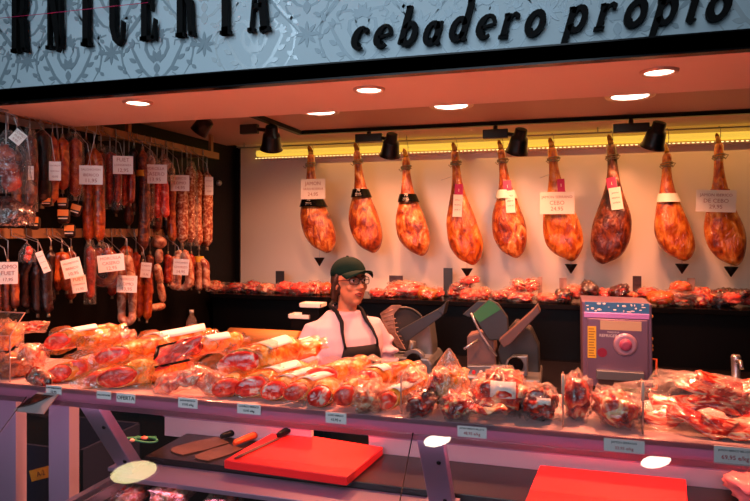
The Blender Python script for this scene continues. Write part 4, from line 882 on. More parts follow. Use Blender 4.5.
# kraft paper roll with dispenser
D = 3.5; t = on('paper_roll_dispenser', 'brown kraft paper roll in a dark dispenser left of the woman', 'paper roll', 258, D, ZK); o = t.location
a = P(230, 336, D)-o; b = P(300, 338, D)-o; r_ = 8.5*mpp(P(258, 336, D))
m = MB(); m.cyl((a.x, 0, a.z), (b.x, 0, a.z), r_, 28); m.build('roll', 'kraft', t)
m = MB()
for x in (a.x-.012, b.x+.002): m.box((x, -.06, 0), (x+.01, .06, a.z+.02))
m.box((a.x-.012, -.07, a.z-r_-.04), (b.x+.012, -.055, a.z-r_-.005)); m.box((a.x-.012, -.07, 0), (b.x+.012, .07, .012)); m.build('frame', 'alud', t)
# water bottle
D = 3.75; t = on('water_bottle', 'clear plastic water bottle standing under the hanging sausages', 'bottle', 191.5, D, ZK); o = t.location
tz = (P(191, 310, D)-o).z; bzz = 0; r_ = .036
m = MB(); m.tube([(0, 0, 0), (0, 0, .01), (0, 0, tz*.35), (0, 0, tz*.40), (0, 0, tz*.62), (0, 0, tz*.74), (0, 0, tz*.86), (0, 0, tz*.93)], [r_*.8, r_, r_, r_*.93, r_, r_*.9, r_*.45, r_*.38], 24); m.build('body', 'filmw', t)
m = MB(); m.cyl((0, 0, tz*.93), (0, 0, tz), r_*.42, 16); m.build('bottle_cap', 'paper', t)
m = MB(); m.cyl((0, 0, tz*.40), (0, 0, tz*.60), r_*.99, 24); m.build('label', 'pinkslice', t)
# grey bar scale at left
D = 3.6; t = on('steel_rail_press', 'low dark grey bar-shaped appliance left of the water bottle', 'appliance', 142, D, ZK); o = t.location
a = P(115, 341, D)-o; b = P(172, 333, D)-o
bx((a.x, -.06, 0), (b.x, .08, a.z)).build('base', 'black', t, bevel=.004); m = MB(); m.cyl((a.x, 0, b.z-.015), (b.x, 0, b.z-.015), .024, 18); m.build('bar', 'alud', t)
for px, py, lb, tl_ in ((313, 306, 'upper white paper tray behind the woman shoulder', -5), (302, 317, 'lower white paper tray behind the woman shoulder', 4)):
    q = P(px, py, 3.75); m = MB(); m.box((-.07, -.05, -.005), (.07, .05, .004)); m.box((-.075, -.055, .0), (.075, -.05, .022)); m.box((-.075, .05, .0), (.075, .055, .022)); m.box((-.075, -.055, 0), (-.07, .055, .022)); m.box((.07, -.055, 0), (.075, .055, .022))
    tt_ = thing('paper_tray', lb, 'tray', q, group='paper trays'); m.build('tray', 'paper', tt_); m = MB(); m.box((-.06, -.045, ZK-q.z), (.06, .045, -.004)); m.build('stand', 'black', tt_, bevel=.003)

# ------------------------------------------------------------------ things on the worktop
def board(corners, zt, th, label):
    pts = [PZ(x, y, zt) for x, y in corners]; c = sum(pts, Vector())/4; c.z = zt-th
    m = MB(); m.rings([[Vector((p.x-c.x, p.y-c.y, 0)) for p in pts], [Vector((p.x-c.x, p.y-c.y, th)) for p in pts]], 0, True, False)
    return tag(m.build('cutting_board', 'redboard', None, c, bevel=.003), label, 'cutting board', 'red cutting boards')
board([(224, 460), (347, 477), (383, 447), (277, 430)], .950, .028, 'red plastic cutting board at the left with a knife lying on it')
board([(520, 512), (690, 530), (686, 479), (540, 465)], .950, .028, 'red plastic cutting board at the right, cut by the frame bottom')
def blade_tool(name, tip, mid, end, wpx, hmat, label, z=ZW):
    a, b, c = PZ(*tip, z), PZ(*mid, z), PZ(*end, z); k = mpp(b); d = (b-a); d.z = 0; L = d.length; d.normalize(); n = Vector((-d.y, d.x, 0)); W = wpx*k*(2.0 if wpx > 8 else 1.2)
    t = thing(name, label, 'knife', (b.x, b.y, z), (0, 0, math.atan2(d.y, d.x)))
    m = MB(); poly = [(-L, -W*.1), (-L*.95, -W*.45), (-L*.5, -W*.55), (0, -W*.5), (0, W*.3), (-L*.5, W*.42), (-L*.9, W*.38), (-L, W*.15)]
    m.rings([[(x, y, .001) for x, y in poly], [(x, y, .0045) for x, y in poly]], 0, True, False); m.build('blade', plain('worn_blade', '#6c5040', .35, metal=.5, var=.4, bs=40), t)
    H = (c-b).length; m = MB(); m.tube([(0, 0, .012), (.01, 0, .014), (H*.5, 0, .016), (H*.9, 0, .016), (H, 0, .014)], [.008, .011, .013, .014, .008], 12); m.build('handle', hmat, t)
blade_tool('cleaver', (173, 453), (221, 440), (240, 431), 15, 'black', 'broad worn blade with a black handle on the black worktop')
blade_tool('spatula', (198, 460), (234, 447), (253, 434), 13, 'orangeh', 'shorter broad blade with an orange handle beside the red board')
t = blade_tool('kitchen_knife', (235, 459), (278, 439), (295, 431), 4, 'black', 'slim knife with dark handle lying on the left red board', .951)
q = PZ(142, 441, ZW); t = thing('string_bundle', 'bundle of green string with a pink scrap on the worktop, far left', 'string', q)
m = MB(); m.tube([(math.cos(a)*.045+.02*math.cos(2*a), math.sin(a)*.025, .006+.003*math.sin(3*a)) for a in [2*PI*i/30 for i in range(31)]], .004, 6); m.tube([(-.09, -.03, .006), (-.05, -.01, .008), (0, .02, .006), (.04, .03, .006)], .006, 6); m.build('string', plain('green_string', '#2c8a5c', .5), t)
m = MB(); m.ell((.01, .0, .012), (.014, .010, .008), 10, 6); m.ell((-.02, -.03, .01), (.010, .008, .007), 10, 6); m.build('scrap', 'pinkslice', t)
q = PZ(752, 500, ZW); t = thing('pink_bag', 'translucent pink bag of scraps on the worktop at the right frame edge', 'bag', q); m = MB(); m.ell((.02, 0, .040), (.085, .06, .045), 24, 14, 0, None, .5, 14, 3); m.build('bag', 'pink', t)
# packs inside the lower case
for i, (px, py, w, h, mt, lb) in enumerate(((112, 492, 26, 16, 'darkmeat', 'dark red wrapped joint low in the glass case, leftmost'), (132, 497, 22, 18, 'palemeat', 'lilac-lit crumpled bag low in the glass case, second from left'), (172, 494, 34, 18, 'palemeat', 'pale wrapped joint low in the glass case, third from left'),
        (225, 500, 30, 14, 'darkmeat', 'dark joint low in the glass case, half hidden by the frame bottom'), (286, 500, 26, 10, 'palemeat', 'pink parcel low in the glass case, rightmost'))):
    pack_chunk(px, py, 1.70+.02*i, w, h, .12, lb, mt, 120+i, 'filmw', zfloor=.63, grp='wrapped joints in the lower case')
    bpy.context.view_layer.update()
# blue crate and yellow sign, low left
q = P(45, 480, 2.25); t = thing('crate', 'dark blue crate on the floor behind the lilac posts', 'crate', (q.x, 2.35, 0)); m = MB()
m.box((-.28, -.2, .0), (.28, .2, .02)); m.box((-.28, -.2, 0), (-.265, .2, .78)); m.box((.265, -.2, 0), (.28, .2, .78)); m.box((-.28, -.2, 0), (.28, -.185, .78)); m.box((-.28, .185, 0), (.28, .2, .78)); m.build('body', 'blue', t)
q2 = P(40, 474, 2.14)-Vector((q.x, 2.35, 0)); k = mpp(P(40, 474, 2.14)); m = MB(); m.box((-14*k, -.001, -5.5*k), (14*k, .001, 5.5*k)); s = m.build('yellow_notice', 'yellow', t, (q2.x, -.2035, q2.z), (0, R(-18), 0)); text('A-2', .03, 'ink', s, (0, -.002, 0))

# ------------------------------------------------------------------ sausage rack on the left wall
XRK = -2.25; ZR1 = 2.216; ZR2 = 1.69
def rackpt(px, dx=0):      # depth along the rack seen at pixel column px
    return PXP(px, HY, XRK+dx).y
t = thing('hanging_rack', 'long two-bar wooden rack of sausages along the left wall', 'rack', (XRK, 3.0, 0))
bx((-.012, -1.3, ZR1-.022), (.012, .82, ZR1+.022)).build('upper_bar', 'rail', t)
bx((-.012, -1.3, ZR2-.022), (.012, .62, ZR2+.022)).build('lower_bar', 'rail', t)
for y in (-1.0, -.1, .75):
    m = MB(); m.box((XL-XRK, y-.012, ZR1-.012), (-.012, y+.012, ZR1+.012)); m.box((-.02, y-.014, ZR1), (.0, y+.014, ZC-.005)); m.build('bracket', 'rail', t)
    if y < .6: m = MB(); m.box((XL-XRK, y-.012, ZR2-.012), (-.012, y+.012, ZR2+.012)); m.build('bracket', 'rail', t)
UG, LG = 'sausages on the upper rack bar', 'sausages on the lower rack bar'
def local(p, o): return p-o
def hang(px, label, name, zr, dx, grp):
    y = rackpt(px, dx); t = thing(name, label, 'sausage', (XRK+dx, y, zr), group=grp); return t
def hookm(t, zt, dx):
    m = MB(); m.tube([(-dx+.0, 0, .021), (-dx+.016, 0, .022), (-dx+.018, 0, -.01), (0, 0, -.03), (0, 0, zt)], .0022, 6); m.build('hook', 'steel', t)
def sausage(px, y0, y1, rpx, mat, label, zr=ZR1, dx=.045, n=1, bend=.15, sleeve=None, band=None, pal=None, grp=None):
    t = hang(px, label, 'hanging_sausage', zr, dx, grp or (UG if zr == ZR1 else LG)); o = t.location; k = mpp(o)
    z0 = PXP(px, y0, XRK+dx).z-o.z; z1 = PXP(px, y1, XRK+dx).z-o.z; z0 = min(z0, -.035); r = rpx*k*(1.18 if n == 1 else 1.08); hookm(t, z0, dx); rr = random.Random(int(px*10+y0))
    u = Vector((math.cos(R(40)), -math.sin(R(40)), 0))   # side direction as seen from the counter
    side = Vector((RV.x, RV.y, 0))
    for q in range(n):
        off = (q-(n-1)/2)*r*1.9; b = bend*rr.uniform(-1, 1); pts = []; rad = []
        zz1 = z1*(1-.06*rr.random()*(n > 1)); K = 14
        for i in range(K+1):
            s = i/K; pts.append(side*(off*min(1, s*4)+b*r*3*math.sin(PI*s))+Vector((0, 0, z0+(zz1-z0)*s))+Vector((0, rr.uniform(-.2, .2)*r*.3, 0)))
            rad.append(r*(min(1, .25+(s*9)**.7) if s < .1 else (1+.05*math.sin(s*20+px) if s < .92 else max(.22, (1-(s-.92)/.08)**.55))))
        m = MB(); m.tube(pts, rad, 14); m.build('casing', mat, t)
        m = MB(); e = pts[-1]; m.tube([e+Vector((0, 0, r*.3)), e-Vector((0, 0, r*.6))], [r*.22, r*.3], 8); m.build('tie', 'rope', t); m = MB(); m.tube([pts[0]-Vector((0, 0, .004)), pts[0]+Vector((0, 0, r*.7))], [r*.3, r*.22], 8); m.build('tie', 'rope', t)
    if sleeve:
        m = MB(); W = r*(1.35+.95*(n-1)); rs = []
        for i in range(9):
            s = i/8; ww = W*(1.0 if s > .15 else .35+s*4.3)
            rs.append([side*(math.cos(a)*ww*(1+.08*noise.noise(Vector((a, s*5, px)))))+Vector((math.sin(a)*r*1.3*RV.y*-1, math.sin(a)*r*1.3, z0+.03+(z1-.02-z0-.03)*s)) for a in [2*PI*j/18 for j in range(18)]])
        m.rings(rs, 0, False); m.build('sleeve', sleeve, t)
    if band:
        s0, s1, mt = band; zc0 = z0+(z1-z0)*s0; zc1 = z0+(z1-z0)*s1
        m = MB(); m.tube([(0, 0, zc0), (0, 0, zc1)], r*1.14, 16, cap=False); m.build('label_band', mt, t)
    return t
CN = ['LOMO', 'CHORIZO', 'SALCHICHON', 'FUET', 'MORCILLA', 'IBERICO', 'LONGANIZA', 'CASERO']
ci = [0]
def rack_card(px, py, w, h, label, dx=.11, tilt=0, turn=28, zr=None):
    p = PXP(px, py, XRK+dx+.03); k = mpp(p)
    t = thing('price_sign', label, 'price card', p, group='price cards hanging on the sausage rack'); i = ci[0]; ci[0] += 1
    m = MB(); W, H = w*k, h*k; mt = Matrix.Rotation(R(turn), 4, 'Z') @ Matrix.Rotation(R(tilt), 4, 'Y')
    m.box((-W/2, -.001, -H/2), (W/2, .001, H/2)); c = m.build('card', 'paper', t, (0, 0, 0), (0, R(tilt), R(turn)))
    for q, (s, sz) in enumerate(((CN[i % 8], .30), (CN[(i+3) % 8], .26), ('%d,95' % (9+i % 9), .28))): text(s, min(H*sz, W*1.3/len(s)), 'cardtext', c, (0, -.0018, H*(.28-.29*q)))
    m = MB(); zt = (ZR1 if p.z > ZR2+.03 else ZR2)-p.z; m.tube([(0, 0, H*.45), (-.02, 0, (H*.45+zt)/2), (-(dx+.03)+.014, 0, zt)], .0016, 5); m.build('wire', 'steel', t)
# big bag + things at the far left
def bag(px, y0, y1, w, mat, label, dx=.08, fm='film', zr=ZR1, inner=3):
    t = hang(px, label, 'hanging_bag', zr, dx, 'bags hanging on the rack'); o = t.location; k = mpp(o); z0 = min(-.04, PXP(px, y0, XRK+dx).z-o.z); z1 = PXP(px, y1, XRK+dx).z-o.z; hookm(t, z0, dx)
    side = Vector((RV.x, RV.y, 0)); W = w*k/2; rr = random.Random(int(px+y0))
    m = MB()
    for i in range(inner): m.ell(side*rr.uniform(-.5, .5)*W+Vector((0, 0, z0+(z1-z0)*(.3+.6*(i+.5)/inner))), (W*.6, W*.5, abs(z1-z0)*.30/inner+W*.25), 14, 10, 0, None, .5, 14, i+px)
    m.build('contents', mat, t); m = MB(); rs = []
    for i in range(9):
        s = i/8; ww = W*(.2+1.1*min(1, s*2.2)); rs.append([side*(math.cos(a)*ww*(1+.2*noise.noise(Vector((a*1.5, s*4, px)))))+Vector((0, math.sin(a)*ww*.6, z0+(z1-z0)*s)) for a in [2*PI*j/18 for j in range(18)]])
    m.rings(rs, 0, True); m.build('bag', fm, t)
bag(8, 130, 193, 34, 'sausred', 'big clear bag of red sausages hanging at the far left of the rack', .13, 'film')
bag(6, 196, 226, 40, 'sausblack', 'dark crumpled bag hanging at far left above the lower bar', .10, 'filmd', inner=2)
sausage(30, 135, 207, 4.6, 'sausbrown', 'slim brown salami in clear sleeve with a long white label, far left', sleeve='film', dx=.06)
sausage(42, 130, 204, 6.5, 'sausblack', 'thick black sausage hanging left of the orange ones', dx=.04)
sausage(52.5, 136, 203, 4.2, 'saus', 'orange sausage just right of the thick black one', dx=.06)
sausage(62.5, 138, 190, 5, 'saus', 'shorter orange sausage, second of three orange ones', dx=.06)
sausage(75.5, 138, 197, 5, 'saus', 'orange sausage in a clear sleeve, third of three orange ones', sleeve='film', dx=.05)
sausage(69, 133, 170, 3.2, 'sausblack', 'thin dark sausage between two orange ones', dx=.02)
sausage(94, 148, 246, 5.2, 'saus', 'pair of very long orange sausages reaching below the upper row', n=2, dx=.07, bend=.1)
sausage(86, 140, 190, 3.6, 'sausblack', 'dark sausage behind the very long pair', dx=.01)
sausage(110, 152, 206, 3.4, 'sausred', 'bunch of three red chorizos in a clear sleeve', n=3, dx=.06, sleeve='film')
sausage(124, 162, 208, 3.2, 'sausred', 'bunch of three short red chorizos under a price card', n=3, dx=.07)
sausage(134, 148, 212, 3.8, 'sausblack', 'dark sausage left of the long brown one', dx=.04)
sausage(142.5, 150, 252, 4.6, 'sausbrown', 'long brown sausage with yellow band reaching past the lower bar', dx=.08, band=(.20, .26, 'yellow'))
sausage(150, 160, 222, 3.2, 'sausbrown', 'slender brown sausage under the pink bags', dx=.05, sleeve='film')
sausage(17, 150, 222, 4.0, 'sausbrown', 'brown sausage hanging behind the big clear bag', dx=.03)
sausage(101, 150, 205, 3.8, 'sausbrown', 'brown sausage just right of the very long pair', dx=.03, sleeve='film')
sausage(116, 156, 214, 3.6, 'sausblack', 'dark sausage behind the red chorizo bunch', dx=.015)
sausage(129, 158, 226, 3.8, 'sausbrown', 'brown sausage behind the short red chorizos', dx=.02)
sausage(157, 165, 232, 3.8, 'sausbrown', 'dull brown sausage behind the pink bags, left', dx=.03)
sausage(167, 170, 236, 3.6, 'sausblack', 'dark sausage behind the pink bags, right', dx=.02)
sausage(187, 172, 240, 3.4, 'sausbrown', 'brown sausage wedged between speckled salamis', dx=.02)
sausage(203, 172, 244, 3.8, 'sausbrown', 'brown sausage behind the right end of the speckled row', dx=.015)
sausage(51, 250, 305, 4.4, 'sausblack', 'single black sausage right of the black pudding bunch', ZR2, .04)
sausage(71, 250, 300, 4.4, 'sausbrown', 'brown sausage behind the tilted card', ZR2, .04)
sausage(112, 250, 296, 4.0, 'sausred', 'red sausage behind the horseshoe chorizo', ZR2, .02)
sausage(136, 252, 300, 4.0, 'sausred', 'red sausage between the pale ring and the knobbly ones', ZR2, .03)
sausage(150, 254, 296, 3.6, 'sausbrown', 'brown sausage left of the link chain', ZR2, .03)
sausage(168, 254, 284, 3.4, 'sausred', 'short red sausage right of the link chain', ZR2, .03)
sausage(191, 254, 284, 3.4, 'sausred', 'short red sausage between the white ring and the yellow clip bunch', ZR2, .03)
bag(150, 150, 178, 16, 'sauspale', 'left one of two pale pink bags at the top of the rack', .10, 'filmw')
bag(164, 154, 182, 16, 'sauspale', 'right one of two pale pink bags at the top of the rack', .10, 'filmw')
sausage(162, 178, 221, 3.8, 'lean', 'bright red sausage pair hanging below the pink bags', n=2, dx=.09)
sausage(173, 182, 242, 3.6, 'saus', 'orange sausage between the red pair and the speckled row', dx=.07)
sausage(182, 176, 243, 5.0, 'saussalt', 'speckled salami behind a price card, first of the speckled row', dx=.08)
sausage(191, 166, 243, 4.2, 'saussalt', 'speckled salami in crinkled sleeve, second of the speckled row', dx=.06, sleeve='film')
sausage(198.5, 170, 247, 4.4, 'saussalt', 'speckled salami third of the speckled row', dx=.05)
sausage(207, 172, 247, 4.8, 'saussalt', 'speckled salami at the right end of the rack', dx=.05)
for a in ((18, 137, 12, 13, 'small tilted card pinned on the big clear bag', .2, 40), (55, 171, 11, 19, 'narrow card over the first orange sausage'), (91, 175, 22, 19, 'wide card in front of the very long sausage pair'), (123, 165, 19, 18, 'card in front of the short red chorizos'),
          (155, 174, 23, 19, 'card in front of the two pink bags'), (180, 183, 18, 16, 'card on the first speckled salami'), (209, 186, 8, 18, 'narrow turned card at the right end of the rack'), (31, 173, 5, 14, 'thin white label strip on the slim brown salami')):
    rack_card(a[0], a[1], a[2], a[3], a[4], a[5] if len(a) > 5 else .12, a[6] if len(a) > 6 else 0)
# small packs with yellow labels between the bars
for px, py, w, h, lb in ((47, 202, 10, 9, 'upper left small yellow-labelled pack hanging between the bars'), (63, 203, 10, 12, 'dark small pack right of the upper left one'), (64, 216, 12, 15, 'larger yellow and dark pack, centre of the small packs'), (76, 210, 11, 13, 'tilted yellow pack touching the long sausages'), (35, 223, 10, 14, 'small yellow and dark pack just above the lower bar, left'), (70, 231, 11, 14, 'small yellow and dark pack at the lower bar, right')):
    p = PXP(px, py, XRK+.06); k = mpp(p); t = thing('snack_pack', lb, 'pack', p, (0, R(18 if 'tilted' in lb else 0), R(25)), 'small yellow-labelled packs')
    m = MB(); m.ell((0, 0, 0), (w*k*.5, .014, h*k*.5), 18, 12, 0, None, .1, 8, px, True, .6); m.build('pouch', 'sausblack', t)
    m = MB(); m.box((-w*k*.42, -.0165, 0), (w*k*.42, -.012, h*k*.42)); m.build('label', 'orangel', t, bevel=.001)
    m = MB(); m.box((-w*k*.35, -.0175, -h*k*.2), (w*k*.35, -.0125, -h*k*.12)); m.build('print', 'paper', t)
    zt = (ZR1 if p.z > ZR2+.07 else ZR2+.025)-p.z; m = MB(); m.tube([(0, 0, h*k*.45), (-.03, -.0, max(zt-.02, h*k*.5)), (-.04, 0, zt)], .0015, 5); m.build('hook', 'steel', t)
# lower row
sausage(8, 262, 313, 3.6, 'sausbrown', 'bunch of three thin brown sausages at the far left of the lower bar', ZR2, .06, n=3)
sausage(38, 256, 314, 5.2, 'sausblack', 'bunch of three black puddings on the lower bar', ZR2, .08, n=3, bend=.25)
bag(27, 241, 262, 12, 'lean', 'small red and clear wrapper above the black puddings', .10, 'film', ZR2, 2)
sausage(62, 252, 293, 4.6, 'saus', 'pair of orange sausages right of the black puddings', ZR2, .07, n=2)
def ring_sausage(px, y0, y1, wpx, rpx, mat, label, dx=.07, sleeve=None, links=0):
    t = hang(px, label, 'ring_sausage', ZR2, dx, LG); o = t.location; k = mpp(o); z0 = min(-.05, PXP(px, y0, XRK+dx).z-o.z); z1 = PXP(px, y1, XRK+dx).z-o.z; hookm(t, z0, dx)
    side = Vector((RV.x, RV.y, 0)); W = wpx*k/2-rpx*k; r = rpx*k; pts = []; rad = []; K = 34
    for i in range(K+1):
        s = i/K; a = -PI*.5+0
        if s < .35: q = s/.35; pts.append(side*(-W*(.25+.75*min(1, q*1.6)))+Vector((0, 0, z0+(z1+W+r-z0)*q)))
        elif s < .65: q = (s-.35)/.3; pts.append(side*(-W*math.cos(PI*q))+Vector((0, 0, z1+r+W-W*math.sin(PI*q))))
        else: q = (s-.65)/.35; pts.append(side*(W*(.25+.75*min(1, (1-q)*1.6)))+Vector((0, 0, z1+W+r+(z0-z1-W-r)*q)))
        rad.append(r*(.3 if i in (0, K) else (.62+.38*abs(math.sin(links*PI*s))**.35 if links else 1+.06*math.sin(i))))
    m = MB(); m.tube(pts, rad, 12); m.build('casing', mat, t)
    m = MB(); m.tube([(0, 0, z0+.03), pts[0]], .003, 6); m.tube([(0, 0, z0+.03), pts[-1]], .003, 6); m.build('string', 'rope', t)
    if sleeve:
        m = MB(); rs = []
        for i in range(8):
            s = i/7; ww = (W+r)*(.3+.85*min(1, s*2.2)); rs.append([side*(math.cos(a)*ww)+Vector((0, math.sin(a)*(r*1.4)*(1+.2*noise.noise(Vector((a*2, s*4, px)))), z0+.02+(z1-.02-z0)*s)) for a in [2*PI*j/18 for j in range(18)]])
        m.rings(rs, 0, True); m.build('sleeve', sleeve, t)
ring_sausage(103, 248, 287, 30, 4.2, 'saus', 'orange horseshoe chorizo in a clear bag on the lower bar', .08, 'film')
sausage(90, 246, 300, 3.6, 'sausred', 'narrow red sausage in clear film left of the horseshoe chorizo', ZR2, .06, sleeve='film')
ring_sausage(127, 255, 326, 20, 4.6, 'sauspale', 'pale ring sausage hanging lowest under a price card', .09, None, 3)
ring_sausage(126, 246, 300, 18, 4.4, 'saus', 'orange ring sausage above the lowest pale ring', .05, None)
sausage(143, 262, 322, 3.8, 'saus', 'bunch of two knobbly orange sausages right of the pale ring', ZR2, .07, n=2)
# chain of links
t = hang(159, 'chain of pale sausage links topped by a round one', 'sausage_link_chain', ZR2, .06, LG); o = t.location; hookm(t, -.01, .06); m = MB()
pr = None
for (x0, y0, x1, y1, r) in ((155, 241, 163, 243, 6), (159, 250, 159, 262, 4.0), (157, 266, 160, 282, 4.2), (160, 284, 163, 300, 3.8), (163, 306, 152, 308, 3.8)):
    a, b = PXP(x0, y0, XRK+.06)-o, PXP(x1, y1, XRK+.06)-o; k = mpp(o); c = (a+b)/2; v = (b-a); pts = [c+v*(q) for q in (-.62, -.55, -.3, 0, .3, .55, .62)]; m.tube(pts, [r*k*q for q in (.25, .7, 1, 1.02, 1, .7, .25)], 14)
    if pr is not None: m.tube([pr, pts[0]], .003, 6)
    pr = pts[-1]
m.build('links', 'sauspale', t)
ring_sausage(182, 250, 292, 24, 4.4, 'sauspale', 'white ring sausage at the right end behind a card', .08, None, 4)
ring_sausage(175, 256, 290, 14, 3.4, 'sauspale', 'smaller pale ring sausage left of the white one', .05, None, 3)
sausage(199, 258, 291, 3.8, 'sauspale', 'bunch of three pale sausages with yellow clip at the far right of the rack', ZR2, .06, n=3, band=(-.05, .12, 'yellow'))
for a in ((8, 273, 18, 22, 'card on the thin brown sausages at the far left'), (43, 262, 7, 22, 'narrow slanted card over the black puddings', .14, -22), (72, 268, 18, 19, 'tilted card right of the black puddings', .14, -14), (79, 284, 14, 17, 'second card partly behind the tilted one', .11, -8), (111, 263, 25, 17, 'card on the horseshoe chorizo', .14, -6), (127, 284, 19, 17, 'card on the lowest pale ring sausage', .14, 3), (181, 267, 15, 16, 'card on the white ring sausage', .13, 4), (146, 270, 10, 15, 'dull small card above the knobbly orange sausages', .10, 6)):
    rack_card(a[0], a[1], a[2], a[3], a[4], a[5] if len(a) > 5 else .12, a[6] if len(a) > 6 else 0)
# small round lamp reflection at the corner, added as a chrome ball
q = PXP(219, 183, XL+.02); t = tag((lambda m: m.build('reflection_ball', 'steel', None, q))((lambda m: (m.ell((0, 0, 0), (.022, .022, .022), 16, 10), m)[1])(MB())), 'small shiny ball added for a round lamp reflection at the rack end', 'knob')

# ------------------------------------------------------------------ woman behind the counter
def remesh(mbs, name, mat, parent, vox=.006, smooth=2):
    me = bpy.data.meshes.new(name)
    o = mbs.build(name, mat, None); md = o.modifiers.new('r', 'REMESH'); md.mode = 'VOXEL'; md.voxel_size = vox; md.use_smooth_shade = True
    if smooth: m2 = o.modifiers.new('s', 'SMOOTH'); m2.iterations = smooth; m2.factor = .5
    dg = bpy.context.evaluated_depsgraph_get(); me = bpy.data.meshes.new_from_object(o.evaluated_get(dg)); bpy.data.objects.remove(o)
    me.materials.clear(); me.materials.append(M[mat])
    for p in me.polygons: p.use_smooth = True; p.material_index = 0
    o2 = bpy.data.objects.new(name, me); C.objects.link(o2); o2.parent = parent; return o2
hp = P(353, 285, 2.85)
W0 = Vector((hp.x, 2.85, 0)); BY = R(50)
wm = thing('person', 'woman in white jacket, black apron and black cap standing behind the counter', 'person', (W0.x-.044, W0.y, 0), (0, 0, BY))
wm.scale = (.98, .98, 1.0)
# body frame: faces -Y, x to viewer's right, heights for 1.56 m with cap
SHZ = 1.265
def limb(m, pts, rad, n=14): m.tube(pts, rad, n)
HY_ = R(0)                       # extra head turn relative to the chest
HM = Matrix.Translation((.010, -.035, 1.450)) @ Matrix.Rotation(HY_, 4, 'Z') @ Matrix.Rotation(R(-5), 4, 'X')
def head(m):
    m.ell((0, .008, .030), (.074, .090, .088), 24, 18, mat=HM)
    m.ell((0, -.020, -.030), (.060, .068, .078), 24, 16, mat=HM)      # face and jaw
    m.ell((0, -.052, -.086), (.026, .024, .020), 14, 10, mat=HM)      # chin
    m.tube([(0, -.083, .018), (0, -.097, -.006), (0, -.106, -.022), (0, -.092, -.032)], [.009, .011, .014, .010], 12, mat=HM)
    for s in (-1, 1):
        m.ell((s*.013, -.091, -.026), (.009, .010, .008), 10, 8, mat=HM); m.ell((s*.036, -.064, -.020), (.022, .020, .020), 12, 8, mat=HM)
        m.ell((s*.074, .012, -.004), (.009, .018, .030), 12, 10, mat=HM); m.ell((s*.030, -.074, .028), (.022, .012, .007), 12, 8, mat=HM)
    m.ell((0, -.084, -.052), (.024, .012, .011), 14, 8, mat=HM)
def torso_rings(g):
    out = []
    for z, x, y, cy in ((.80, .165, .120, .0), (.88, .170, .125, .0), (.98, .160, .118, -.005), (1.06, .165, .122, -.015), (1.14, .175, .128, -.020), (1.20, .180, .118, -.010), (1.25, .165, .090, .0), (1.285, .105, .070, .008), (1.315, .062, .060, .005)):
        out.append([((x+g)*math.copysign(abs(math.cos(a))**.85, math.cos(a)), cy+(y+g)*math.copysign(abs(math.sin(a))**.9, math.sin(a)), z) for a in [2*PI*j/28 for j in range(28)]])
    return out
# arms: both forward and down to the work behind the meats
ARM = {-1: [(-.165, .01, 1.225), (-.195, .01, 1.15), (-.225, .0, 1.00), (-.215, -.08, .95), (-.16, -.22, .97), (-.145, -.25, .975)],
       1: [(.165, .0, 1.225), (.20, -.01, 1.15), (.225, -.03, 1.00), (.205, -.10, .95), (.14, -.23, .97), (.125, -.26, .975)]}
AR = [.052, .050, .042, .040, .028, .024]
b = MB(); head(b); b.tube([(.008, -.002, 1.25), (.010, -.008, 1.32), (.013, -.018, 1.39)], [.055, .046, .050], 18); b.rings(torso_rings(-.012), 0)
for s in (-1, 1):
    limb(b, ARM[s], AR); w = Vector(ARM[s][-1]); d = (w-Vector(ARM[s][-2])).normalized()
    pc = w+d*.045; b.tube([w, w+d*.02, pc, w+d*.085], [.022, .030, .036, .033], 14, flat=.45)
    for q, (off, L) in enumerate(((-.024, .060), (-.008, .070), (.008, .066), (.023, .052))):
        st = w+d*.07+Vector((off, 0, 0)); b.tube([st, st+d*L*.5+Vector((0, 0, -.004)), st+d*L*.8+Vector((0, 0, -.016)), st+d*L*.9+Vector((0, 0, -.030))], [.0092, .0088, .0082, .0068], 8)
    st = w+d*.025+Vector((-s*.026, 0, -.004)); b.tube([st, st+d*.022+Vector((-s*.022, 0, -.006)), st+d*.045+Vector((-s*.028, 0, -.014))], [.011, .010, .008], 8)
    b.tube([(s*.085, .0, .84), (s*.088, -.005, .60), (s*.085, -.01, .45), (s*.082, .01, .28), (s*.080, .02, .08)], [.088, .074, .056, .052, .036], 16)
    b.tube([(s*.080, .03, .045), (s*.082, -.05, .035), (s*.085, -.13, .028)], [.036, .036, .026], 12)
body = remesh(b, 'body', 'skin', wm, .0055, 2)
# face details
for s in (-1, 1):
    m = MB(); m.ell((s*.030, -.076, .010), (.0125, .010, .0085), 14, 10, mat=HM); e = m.build('eye', 'paper', wm)
    m = MB(); m.ell((s*.031, -.0855, .010), (.0052, .002, .0052), 12, 8, mat=HM); m.build('iris', plain('iris', '#2c1c14', .2), e)
    m = MB(); m.tube([(s*.014, -.086, .029), (s*.030, -.087, .034), (s*.046, -.078, .030)], [.003, .004, .002], 8, mat=HM); m.build('eyebrow', 'hair', wm)
m = MB()
m.tube([(-.024, -.082, -.053), (-.010, -.094, -.049), (0, -.0955, -.051), (.010, -.094, -.049), (.024, -.082, -.053)], [.002, .0045, .004, .0045, .002], 8, mat=HM)
m.tube([(-.022, -.082, -.055), (0, -.094, -.062), (.022, -.082, -.055)], [.002, .0055, .002], 8, mat=HM); m.build('lips', 'lips', wm)
# hair: back of head down to the nape, tied, with a loose lock
m = MB(); m.ell((0, .030, .012), (.080, .080, .082), 22, 14, mat=HM); m.ell((0, .075, -.055), (.045, .035, .055), 16, 10, mat=HM)
for s in (-1, 1): m.tube([(s*.070, -.012, .05), (s*.079, .0, .02), (s*.078, .022, -.02), (s*.066, .045, -.06), (s*.06, .055, -.085)], [.010, .014, .018, .018, .010], 10, mat=HM)
remesh(m, 'hair', 'hair', wm, .006, 1)
